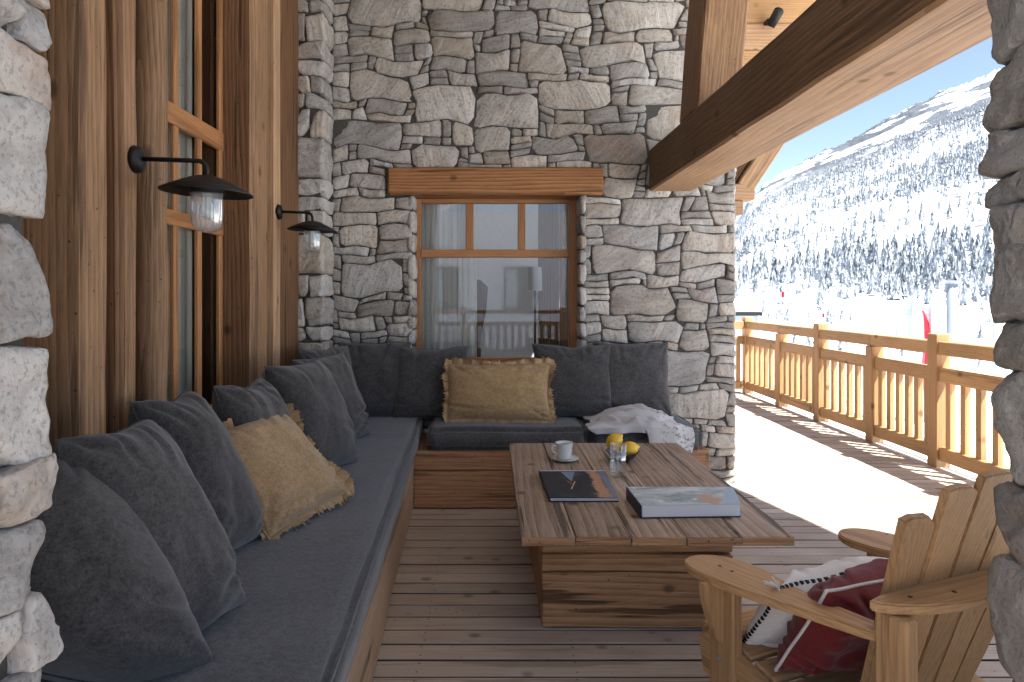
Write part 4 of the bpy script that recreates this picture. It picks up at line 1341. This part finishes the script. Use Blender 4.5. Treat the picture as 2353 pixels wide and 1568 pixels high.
# ------------------------------------------------------------------ throw
def throw_mesh():
    nu_, nv_ = 90, 70
    vs_, fs = [], []
    for j in range(nv_ + 1):
        for i in range(nu_ + 1):
            u, v = i / nu_, j / nv_
            x = 0.60 + 0.58 * u + 0.03 * math.sin(7 * v + 2 * u)
            s = v * 0.62                           # from the back to over the front edge
            if s < 0.42: y, drop = 4.46 - s * 0.86, 0.0
            else:
                k_ = (s - 0.42)
                y, drop = 4.46 - 0.42 * 0.86 - min(0.032, k_), max(0, k_ - 0.03) * 0.8
            base = SEAT_Z + 0.008
            mound = 0.055 * math.exp(-((u - 0.52) / 0.34) ** 2 - ((v - 0.25) / 0.33) ** 2)
            q = Vector((x * 2.2 + y * 3.1, y * 4.2 - x * 1.3, 0.4))
            w1 = nz(q, 1.5, 2.0); w2 = nz(q, 3.6, 5.0)
            rid = (1 - abs(w1) * 2.2)
            g1 = abs(math.sin(9.0 * (x * 0.8 + y * 1.1) + 3.0 * w1)); g2 = abs(math.sin(13.0 * (y * 0.9 - x * 0.45) + 3.5 * w2))
            fold = 0.022 * max(0, rid) ** 2 + 0.026 * (0.5 + 0.5 * math.cos(17.0 * (x * 0.55 + y * 1.15) + 5.0 * w1)) ** 2 + 0.014 * (0.5 + 0.5 * math.cos(24.0 * (y * 0.9 - x * 0.5) + 4.0 * w2)) ** 2
            live = min(1.0, u * 7, (1 - u) * 7) * min(1.0, v * 6 + 0.2)
            zz = base + mound * live + max(0.0, fold) * (0.35 + 0.65 * live) * (1.0 if drop == 0 else 0.25)
            y -= (0.02 * max(0, rid)) if drop > 0 else 0.0
            vs_.append((x + 0.03 * w1, y + 0.025 * w2 * live, zz - drop * (0.25 + 0.8 * (u > 0.55) * u)))
    for j in range(nv_):
        for i in range(nu_):
            a = j * (nu_ + 1) + i
            fs.append((a, a + 1, a + nu_ + 2, a + nu_ + 1))
    return pydata(vs_, fs)
def throw_mat():
    n = NT('patterned_throw')
    geo = n.new('NewGeometry')
    sep = n.new('SeparateXYZ', {'Vector': geo.outputs['Position']})
    a = n.noise(geo.outputs['Position'], 300, 2)
    sc_ = n.noise(geo.outputs['Position'], 34, 2, 0.5, 1.5)
    right = n.new('MapRange', {'Value': sep.outputs[0], 'From Min': 1.0, 'From Max': 1.06})
    c = n.mix(a.outputs['Fac'], (0.34, 0.34, 0.35), (0.50, 0.49, 0.49))
    patt = n.math('MULTIPLY', n.ramp(sc_.outputs['Fac'], [(0.56, (0, 0, 0)), (0.58, (1, 1, 1)), (0.64, (1, 1, 1)), (0.66, (0, 0, 0))]), right.outputs[0])
    c = n.mix(n.math('MULTIPLY', right.outputs[0], 0.7), c, (0.62, 0.62, 0.63))
    c = n.mix(n.math('MULTIPLY', patt, 0.8), c, (0.05, 0.05, 0.055))
    return n.fin(c, 0.95, n.bump(a.outputs['Fac'], 0.4, 0.003), Sheen_Weight=0.3)
th = link('throw_blanket', throw_mesh(), throw_mat(), smooth=True)
md = th.modifiers.new('thickness', 'SOLIDIFY'); md.thickness = 0.007; md.offset = 1.0
tag(th, 'crumpled light grey throw with black squiggles at one end', 'blanket')
fr = []
rng = random.Random(6)

# ------------------------------------------------------------------ wall lamps
def wall_lamp(x_wall, y, x_lamp, z_rim, label):
    t = empty('wall_lamp', (x_wall, y, z_rim), label, 'lamp', 'wall lamps on the timber wall')
    link('wall_plate', lathe([(0, 0), (0.045, 0), (0.04, 0.018), (0.018, 0.026), (0, 0.026)], 20), M_BLACK_METAL, t, (x_wall, y, z_rim + 0.095), (0, math.radians(90), 0), True)
    zt = z_rim + 0.097
    pts = [(x_wall + 0.02, y, zt), (x_lamp - 0.035, y, zt - 0.006)]
    for k in range(7):
        a = math.pi / 2 * k / 6
        pts.append((x_lamp - 0.03 + 0.03 * math.sin(a), y, zt - 0.006 - 0.03 * (1 - math.cos(a))))
    pts.append((x_lamp, y, z_rim + 0.035))
    link('arm', tube_mesh(pts, 0.0075, 10), M_BLACK_METAL, t, smooth=True)
    R = 0.138
    prof = [(0.0, 0.043), (0.03, 0.042), (0.055, 0.034), (0.1, 0.014), (R, -0.006), (R, -0.012), (0.1, 0.006), (0.05, 0.024), (0.0, 0.03)]
    link('shade', lathe(prof, 40), M_BLACK_METAL, t, (x_lamp, y, z_rim), (math.radians(0), math.radians(3), 0), True)
    link('collar', lathe([(0, 0.03), (0.052, 0.03), (0.052, -0.012), (0.046, -0.014), (0, -0.014)], 28), M_BLACK_METAL, t, (x_lamp, y, z_rim), None, True)
    # ribbed jar
    n_ = 64; prof = [(0.046, -0.012), (0.047, -0.06), (0.046, -0.095), (0.041, -0.115), (0.028, -0.13), (0.0, -0.136)]
    vs_, fs = [], []
    for k in range(n_):
        a = 2 * math.pi * k / n_
        for j, (r, z) in enumerate(prof):
            rr = r * (1.0 + (0.022 if k % 4 < 2 else -0.012) * (1 if j < 4 else 0.3))
            vs_.append((rr * math.cos(a), rr * math.sin(a), z))
    m_ = len(prof)
    for k in range(n_):
        k2 = (k + 1) % n_
        for j in range(m_ - 1): fs.append((k * m_ + j, k2 * m_ + j, k2 * m_ + j + 1, k * m_ + j + 1))
    link('glass_jar', pydata(vs_, fs), M_LAMPGLASS, t, (x_lamp, y, z_rim), None, True)
    link('bulb', lathe([(0.0, -0.088), (0.018, -0.083), (0.025, -0.067), (0.02, -0.048), (0.012, -0.036), (0.012, -0.012), (0, -0.012)], 20), M_CURTAIN, t, (x_lamp, y, z_rim), None, True)
    return t
wall_lamp(-1.113, 2.14, -0.886, 1.628, 'black shaded wall lamp with ribbed glass jar, near the tall side window')
wall_lamp(-1.20, 3.87, -1.004, 1.672, 'smaller looking black wall lamp by the stone pilaster')

# ------------------------------------------------------------------ coffee table
tb = empty('coffee_table', (0.59, 3.15, 0), 'low weathered plank coffee table on a solid wooden block', 'table')
TZ = 0.45
xs = [0.110, 0.302, 0.500, 0.694, 0.887, 1.074]
for a, b in zip(xs, xs[1:]):
    o = timber('plank', (a + 0.0012, 2.40 + random.Random(a).uniform(-0.006, 0.006), TZ - 0.034), (b - 0.0012, 3.91, TZ), W_TABLE, tb, 0.0025, 0.0025, segs=18)
    o.data.materials.append(W_TABLE_SIDE[0])
    for p in o.data.polygons:
        if p.normal.y < -0.8: p.material_index = 1
zs = [0.006, 0.222, 0.294, 0.412]
for a, b in zip(zs, zs[1:]):
    timber('base_board', (0.203, 2.649, a + 0.003), (0.945, 2.69, b - 0.003), W_TABLE_SIDE, tb, 0.005, 0.007, segs=16)
    timber('base_board', (0.203, 2.692, a + 0.001), (0.243, 3.60, b - 0.001), W_TABLE_SIDE, tb, 0.004, 0.004)
    timber('base_board', (0.905, 2.692, a + 0.001), (0.945, 3.60, b - 0.001), W_TABLE_SIDE, tb, 0.004, 0.004)
timber('base_board', (0.203, 3.602, 0.006), (0.945, 3.64, 0.412), W_TABLE_SIDE, tb, 0.004, 0.003, axis=0)

def quad_prism(c4, z0, z1, bevel=0.0):
    cx = sum(p[0] for p in c4) / 4; cy = sum(p[1] for p in c4) / 4
    me = prism_mesh([(p[0] - cx, p[1] - cy) for p in c4], z1 - z0, bevel, 1)
    return me, (cx, cy, z0)
def shrink(c4, d):
    cx = sum(p[0] for p in c4) / 4; cy = sum(p[1] for p in c4) / 4
    r = []
    for p in c4:
        v = Vector((p[0] - cx, p[1] - cy)); k = 1 - d / v.length
        r.append((cx + v.x * k, cy + v.y * k))
    return r
def paper_mat():
    n = NT('book_pages')
    q, raw = n.coords((3, 3, 900), False)
    a = n.noise(q, 1.0, 2)
    c = n.mix(a.outputs['Fac'], (0.48, 0.50, 0.55), (0.66, 0.67, 0.70))
    return n.fin(c, 0.8, None)
M_PAGES = paper_mat()
def cover_mat(name, kind):
    n = NT(name)
    tc = n.new('TexCoord')
    g = tc.outputs['Generated']
    sep = n.new('SeparateXYZ', {'Vector': g})
    x, y = sep.outputs[0], sep.outputs[1]
    no = n.noise(g, 3.0, 5, 0.6, 1.2)
    if kind == 'dark':
        c = n.mix(n.ramp(no.outputs['Fac'], [(0.55, (0, 0, 0)), (0.75, (1, 1, 1))]), (0.012, 0.014, 0.022), (0.07, 0.08, 0.11))
        # warm shape along one side, grey edge and small bright motif
        d = n.math('ADD', x, n.math('MULTIPLY', n.math('SUBTRACT', no.outputs['Fac'], 0.5), 0.35))
        c = n.mix(n.ramp(d, [(0.70, (0, 0, 0)), (0.74, (1, 1, 1)), (0.86, (1, 1, 1)), (0.9, (0, 0, 0))]), c, (0.42, 0.23, 0.15))
        c = n.mix(n.ramp(x, [(0.86, (0, 0, 0)), (0.9, (1, 1, 1))]), c, (0.15, 0.18, 0.24))
        bx = n.math('ABSOLUTE', n.math('SUBTRACT', x, 0.42))
        m = n.math('MULTIPLY', n.math('LESS_THAN', bx, n.math('MULTIPLY', n.math('SUBTRACT', y, 0.55), 0.28)), n.math('LESS_THAN', y, 0.93))
        c = n.mix(m, c, (0.16, 0.22, 0.33))
        s = n.math('LESS_THAN', n.math('ABSOLUTE', n.math('SUBTRACT', n.math('SUBTRACT', x, 0.42), n.math('MULTIPLY', n.math('SUBTRACT', y, 0.42), 0.35))), 0.008)
        s = n.math('MULTIPLY', s, n.math('LESS_THAN', n.math('ABSOLUTE', n.math('SUBTRACT', y, 0.42)), 0.14))
        c = n.mix(s, c, (0.6, 0.48, 0.36))
        s2 = n.math('LESS_THAN', n.math('ABSOLUTE', n.math('ADD', n.math('SUBTRACT', x, 0.40), n.math('MULTIPLY', n.math('SUBTRACT', y, 0.48), 0.4))), 0.008)
        s2 = n.math('MULTIPLY', s2, n.math('LESS_THAN', n.math('ABSOLUTE', n.math('SUBTRACT', y, 0.50)), 0.09))
        c = n.mix(s2, c, (0.5, 0.12, 0.05))
        c = n.mix(n.math('GREATER_THAN', y, 0.965), c, (0.5, 0.53, 0.6))
    else:
        c = n.mix(n.ramp(no.outputs['Fac'], [(0.35, (0, 0, 0)), (0.62, (1, 1, 1))]), (0.20, 0.27, 0.29), (0.56, 0.62, 0.64))
        n2 = n.noise(g, 7.0, 5, 0.65, 0.8)
        c = n.mix(n.ramp(n2.outputs['Fac'], [(0.60, (0, 0, 0)), (0.68, (1, 1, 1))]), c, (0.75, 0.77, 0.78))
        d = n.math('ADD', n.math('ABSOLUTE', n.math('SUBTRACT', x, 0.66)), n.math('MULTIPLY', n.math('ABSOLUTE', n.math('SUBTRACT', y, 0.3)), 0.6))
        d = n.math('ADD', d, n.math('MULTIPLY', n.math('SUBTRACT', n2.outputs['Fac'], 0.5), 0.6))
        c = n.mix(n.ramp(d, [(0.14, (1, 1, 1)), (0.2, (0, 0, 0))]), c, (0.44, 0.29, 0.23))
        e = n.math('ADD', x, n.math('MULTIPLY', n.math('SUBTRACT', y, 0.5), -0.25))
        c = n.mix(n.ramp(e, [(0.80, (0, 0, 0)), (0.84, (1, 1, 1))]), c, (0.34, 0.44, 0.55))
    return n.fin(c, 0.5, None)
def book(c4, z0, thick, cov, label, edge):
    b = empty('book', (sum(p[0] for p in c4) / 4, sum(p[1] for p in c4) / 4, z0), label, 'book')
    m1, l1 = quad_prism(c4, z0, z0 + 0.003); link('back_cover', m1, edge, b, l1)
    m2, l2 = quad_prism(shrink(c4, 0.004), z0 + 0.0031, z0 + thick - 0.0031); link('pages', m2, M_PAGES, b, l2)
    m3, l3 = quad_prism(c4, z0 + thick - 0.003, z0 + thick); link('front_cover', m3, cov, b, l3)
    # spine on the left side
    a, d = Vector((*c4[0], 0)), Vector((*c4[3], 0))
    sp_ = timber('spine', (-0.0015, -(a - d).length / 2, 0), (0.0015, (a - d).length / 2, thick), edge, b, 0.0, 0.0, segs=1)
    mid = (a + d) / 2
    sp_.location = (mid.x - 0.0025, mid.y, z0 + thick / 2)
    sp_.rotation_euler = (0, 0, math.atan2((d - a).y, (d - a).x) - math.pi / 2)
M_NAVY = plain('dark_cloth_cover', (0.02, 0.022, 0.034), 0.5)
book([(0.248, 2.79), (0.527, 2.79), (0.541, 3.22), (0.236, 3.22)], TZ + 0.003, 0.018, cover_mat('dark_book_cover', 'dark'), 'slim dark covered book on the coffee table', M_NAVY)
book([(0.575, 2.585), (0.957, 2.60), (1.008, 2.83), (0.57, 2.83)], TZ + 0.003, 0.05, cover_mat('pale_book_cover', 'pale'), 'thick book with pale blue cover on the coffee table', M_NAVY)

# cup and saucer
M_CER = plain('white_porcelain', (0.66, 0.68, 0.67), 0.22, 0, 0.02, 20, 0.5, 0.0)
cp = empty('coffee_cup', (0.381, 3.48, TZ + 0.004), 'white espresso cup standing on its saucer', 'cup')
cz = TZ + 0.014
link('body', lathe([(0, 0.004), (0.029, 0.0), (0.033, 0.003), (0.037, 0.03), (0.043, 0.078), (0.046, 0.082), (0.042, 0.080), (0.034, 0.03), (0.03, 0.01), (0, 0.01)], 36), M_CER, cp, (0.381, 3.48, cz), None, True)
hp = [(0.381 - 0.041, 3.48 - 0.005, cz + 0.066), (0.381 - 0.058, 3.475, cz + 0.068), (0.381 - 0.066, 3.475, cz + 0.055), (0.381 - 0.06, 3.475, cz + 0.036), (0.381 - 0.038, 3.478, cz + 0.022)]
link('handle', tube_mesh(hp, 0.0045, 10), M_CER, cp, smooth=True)
link('coffee', lathe([(0, 0.068), (0.039, 0.068)], 24), plain('coffee', (0.03, 0.015, 0.008), 0.2), cp, (0.381, 3.48, cz))
sa = link('saucer', lathe([(0, 0.0), (0.035, 0.0), (0.05, 0.004), (0.068, 0.013), (0.069, 0.016), (0.05, 0.008), (0.03, 0.005), (0, 0.005)], 40), M_CER, None, (0.385, 3.48, TZ + 0.004), None, True)
tag(sa, 'white saucer under the espresso cup', 'saucer')
# water glass
gl = empty('water_glass', (0.60, 3.19, TZ), 'clear straight glass of water on the coffee table', 'glass')
n_ = 48
def ribbed(prof, rib):
    vs_, fs = [], []
    m_ = len(prof)
    for k in range(n_):
        a = 2 * math.pi * k / n_
        for (r, z, rb) in prof:
            rr = r * (1 + rib * rb * (1 if k % 6 < 3 else -1))
            vs_.append((rr * math.cos(a), rr * math.sin(a), z))
    for k in range(n_):
        k2 = (k + 1) % n_
        for j in range(m_ - 1): fs.append((k * m_ + j, k2 * m_ + j, k2 * m_ + j + 1, k * m_ + j + 1))
    me = pydata(vs_, fs)
    bm = bmesh.new(); bm.from_mesh(me); bmesh.ops.remove_doubles(bm, verts=bm.verts, dist=1e-6); bmesh.ops.recalc_face_normals(bm, faces=bm.faces); bm.to_mesh(me); bm.free()
    return me
link('tumbler', ribbed([(0, 0, 0), (0.034, 0, 1), (0.036, 0.004, 1), (0.037, 0.07, 1), (0.0385, 0.148, 0), (0.0365, 0.148, 0), (0.0345, 0.07, 0), (0.033, 0.016, 0), (0, 0.014, 0)], 0.02), M_GLASS, gl, (0.60, 3.19, TZ + 0.004), None, True)
link('water', lathe([(0, 0.0145), (0.0325, 0.0165), (0.034, 0.07), (0.0346, 0.086), (0, 0.086)], 36), thin_glass('water', 0.02, (0.96, 0.98, 0.99)), gl, (0.60, 3.19, TZ + 0.004), None, True)
# bowl with lemon halves
bw = link('bowl', lathe([(0, 0.0), (0.035, 0.0), (0.06, 0.02), (0.082, 0.05), (0.085, 0.052), (0.08, 0.047), (0.055, 0.018), (0, 0.008)], 36), plain('dark_bowl', (0.05, 0.035, 0.028), 0.25), None, (0.675, 3.47, TZ + 0.004), None, True)
tag(bw, 'small dark bowl holding lemons behind the water glass', 'bowl')
def lemon(loc, rot, label, s):
    t = empty('lemon', loc, label, 'lemon')
    n = NT('lemon_peel_%d' % s)
    q, raw = n.coords((1, 1, 1)); a = n.noise(q, 140, 2)
    m = n.fin(n.mix(a.outputs['Fac'], (0.60, 0.36, 0.012), (0.72, 0.47, 0.03)), 0.4, n.bump(a.outputs['Fac'], 0.3, 0.002))
    prof = [(r_ * 1.15, z_ * 1.1) for r_, z_ in [(0, -0.045), (0.008, -0.042), (0.02, -0.034), (0.03, -0.017), (0.033, 0.0), (0.03, 0.017), (0.02, 0.032), (0.009, 0.04), (0.006, 0.047), (0, 0.049)]]
    link('peel', lathe(prof, 28), m, t, loc, rot, True)
    link('stalk', lathe([(0, -0.05), (0.003, -0.049), (0.004, -0.044), (0, -0.044)], 10), M_DARK, t, loc, rot)
lemon((0.635, 3.47, TZ + 0.105), (0.5, 0.7, 0.3), 'upright yellow lemon above the rim of the water glass', 1)
lemon((0.708, 3.455, TZ + 0.068), (0.4, 1.3, 0.5), 'yellow lemon lying lower in the bowl beside the glass', 2)

# ------------------------------------------------------------------ garden chair
CH_O = Vector((0.946, 2.222, 0.0)); CH_A = math.atan2(0.38, 0.925)
gc = empty('garden_chair', CH_O, 'wooden slatted garden armchair with fan shaped back, partly behind the pier', 'chair')
gc.rotation_euler = (0, 0, CH_A)
def lc(name, me, mat, loc=(0, 0, 0), rot=(0, 0, 0), smooth=False):
    o = link(name, me, mat, None, loc, rot, smooth)
    o.parent = gc
    return o
def lbox(name, lo, hi, rot=(0, 0, 0), bev=0.005, axis=None):
    s = [hi[i] - lo[i] for i in range(3)]
    ax = max(range(3), key=lambda i: s[i]) if axis is None else axis
    return lc(name, box_mesh(*s, bev), W_CHAIR[ax], [(lo[i] + hi[i]) / 2 for i in range(3)], rot)
def smooth_outline(pts, it=2):
    for _ in range(it):
        q = []
        for a, b in zip(pts, pts[1:] + pts[:1]):
            q.append((a[0] * 0.75 + b[0] * 0.25, a[1] * 0.75 + b[1] * 0.25)); q.append((a[0] * 0.25 + b[0] * 0.75, a[1] * 0.25 + b[1] * 0.75))
        pts = q
    return pts
ARM_Z = 0.5
aout = [(-0.27, 0.06), (-0.35, 0.05), (-0.39, -0.03), (-0.39, -0.13), (-0.365, -0.28), (-0.325, -0.45), (-0.29, -0.61), (-0.235, -0.61), (-0.24, -0.44), (-0.235, -0.29), (-0.20, -0.15), (-0.20, -0.02)]
for s in (1, -1):
    pts = [(x * s, y) for x, y in aout]
    if s < 0: pts = pts[::-1]
    lc('armrest', prism_mesh(smooth_outline(pts, 2), 0.024, 0.004, 2), W_CHAIR[1], (0.0 if s > 0 else 0.05, 0, ARM_Z - 0.024 - 0.021), (math.radians(-4.0), 0, 0))
    xx = -0.325 * s
    lbox('leg', (xx - 0.018, -0.165, 0.0), (xx + 0.018, -0.065, ARM_Z - 0.042), axis=2)
    # arm bracket
    br = [(0, 0), (0.075, 0), (0.07, -0.05), (0.03, -0.16), (0.0, -0.19)]
    o = lc('bracket', prism_mesh([(p[0] * s, p[1]) for p in (br if s > 0 else br[::-1])], 0.026, 0.003), W_CHAIR[1], (xx - 0.018 * s - 0.075 * s * 0 , -0.105, ARM_Z - 0.028), (math.radians(90), 0, 0))
    o.scale = (-1, 1, 1)
    lbox('leg', (xx * 0.9 - 0.02, -0.665, 0.0), (xx * 0.9 + 0.02, -0.585, 0.583), axis=2)
    # side stringer running down to the back
    st = [(0.0, 0.0), (0.02, 0.10), (-0.02, 0.13), (-0.12, 0.12), (-0.80, -0.06), (-0.80, -0.14), (-0.72, -0.14), (-0.08, -0.01)]
    me = prism_mesh([(p[0], p[1]) for p in st], 0.03, 0.003)
    me.transform(Matrix.Rotation(math.radians(90), 4, 'X')); me.transform(Matrix.Rotation(math.radians(90), 4, 'Z'))
    lc('side_rail', me, W_CHAIR[1], (-0.30 * s - (0.03 if s > 0 else 0.0) + 0.03 * (s < 0) * 0, -0.02, 0.155))
for k in range(5):
    yy = -0.02 - k * 0.088
    lbox('seat_slat', (-0.298, yy - 0.078, 0.275 - k * 0.018), (0.298, yy, 0.295 - k * 0.018), (math.radians(11), 0, 0))
lbox('front_apron', (-0.298, 0.004, 0.16), (0.298, 0.026, 0.285))
lbox('lower_back_rail', (-0.27, -0.52, 0.16), (0.27, -0.49, 0.23))
# curved rail behind the back
ro = [(-0.345, -0.575), (0.345, -0.575), (0.33, -0.625), (0.22, -0.675), (0.0, -0.70), (-0.22, -0.675), (-0.33, -0.625)]
lc('back_rail', prism_mesh(smooth_outline(ro[::-1], 2), 0.024, 0.004), W_CHAIR[0], (0, 0, 0.586))
nsl = 5
for k in range(nsl):
    f = (k - (nsl - 1) / 2) / ((nsl - 1) / 2)
    xb, xt = f * 0.165, f * 0.235
    zt = 0.875 - 0.075 * f * f
    b = Vector((xb, -0.44 , 0.16)); t = Vector((xt, -0.44 - 0.225 * (zt - 0.16) / 0.7, zt))
    d = t - b; Ls = d.length
    w0, w1 = 0.038, 0.0555
    ol = [(-w0, 0), (w0, 0), (w1, Ls - 0.035 * max(0, f)), (w1 * 0.5, Ls - 0.012 * max(0, f) + 0.004), (-w1 * 0.5, Ls + 0.004 - 0.012 * max(0, -f)), (-w1, Ls - 0.035 * max(0, -f))]
    me = prism_mesh(ol, 0.02, 0.003)
    zax = d.normalized(); yax = Vector((0, -1, 0)); yax = (yax - zax * yax.dot(zax)).normalized(); xax = zax.cross(yax) * -1
    m = Matrix((xax, zax, xax.cross(zax))).transposed()
    me.transform(m.to_4x4())
    lc('back_slat', me, W_CHAIR[2], b)
for (x, y_, z) in ((-0.344, -0.11, 0.30), (-0.344, -0.11, 0.24), (-0.344, -0.13, 0.12)):
    lc('bolt', lathe([(0, 0), (0.008, 0), (0.007, 0.004), (0, 0.005)], 12), M_STEEL, (x, y_, z), (0, math.radians(-90), 0))
scr = lathe([(0, 0), (0.0055, 0), (0.005, 0.0012), (0, 0.0012)], 10)
scr.materials.append(plain('brass_screws', (0.07, 0.055, 0.04), 0.45, 0.7))
for (x, y_, z) in ((-0.325, -0.09, 0.499), (-0.325, -0.14, 0.502), (-0.265, -0.57, 0.5325), (0.375, -0.09, 0.499), (-0.24, -0.62, 0.6102), (-0.12, -0.64, 0.6102), (0.0, -0.65, 0.6102), (0.12, -0.64, 0.6102), (0.24, -0.62, 0.6102)):
    lc('screw', scr, None, (x, y_, z))
def chair_pt(x, y, z):
    r = Matrix.Rotation(CH_A, 3, 'Z')
    return CH_O + r @ Vector((x, y, z))
caz = math.degrees(CH_A) + 90
wp = pillow('white cushion with black stitched edge on the garden chair', chair_pt(-0.04, -0.13, 0.285), caz, 34, 0.46, 0.27, 0.14, 51, M_WHITE_CLOTH, roll=-3)
rp = pillow('burgundy velvet cushion with pale piping on the garden chair', chair_pt(-0.05, -0.26, 0.27), caz, 30, 0.46, 0.32, 0.18, 53, M_RED_VELVET, wr=0.026, piping=M_WHITE_CLOTH)
# stitched edge and tassel of the white cushion
_, bd = pillow_mesh(0.46, 0.27, 0.14, 51)
stv, stf = [], []
side = [Vector(p) for p in bd]
k = 0
bmz = bmesh.new()
for i in range(len(side)):
    a, b = side[i], side[(i + 1) % len(side)]
    if i % 2 == 0:
        me = tube_mesh([a, a.lerp(b, 0.8)], 0.006, 6)
        bmz.from_mesh(me); bpy.data.meshes.remove(me)
o = link('stitching', mesh_from(bmz), M_BLACK_METAL); o.parent = wp; o['kind'] = 'stuff'
rng = random.Random(2)
for cn in (Vector(bd[0]), Vector(bd[44]), Vector(bd[88]), Vector(bd[132])):
    bmz = bmesh.new()
    ov = (cn - Vector((0, 0, 0.135))).normalized()
    for q in range(14):
        dv = ov + Vector((rng.uniform(-0.6, 0.6), rng.uniform(-0.6, 0.6), rng.uniform(-0.6, 0.6)))
        me = tube_mesh([cn, cn + dv * 0.018, cn + dv * 0.034 + Vector((0, 0, -0.006))], 0.0018, 5)
        bmz.from_mesh(me); bpy.data.meshes.remove(me)
    o = link('tassel', mesh_from(bmz), M_WHITE_CLOTH); o.parent = wp
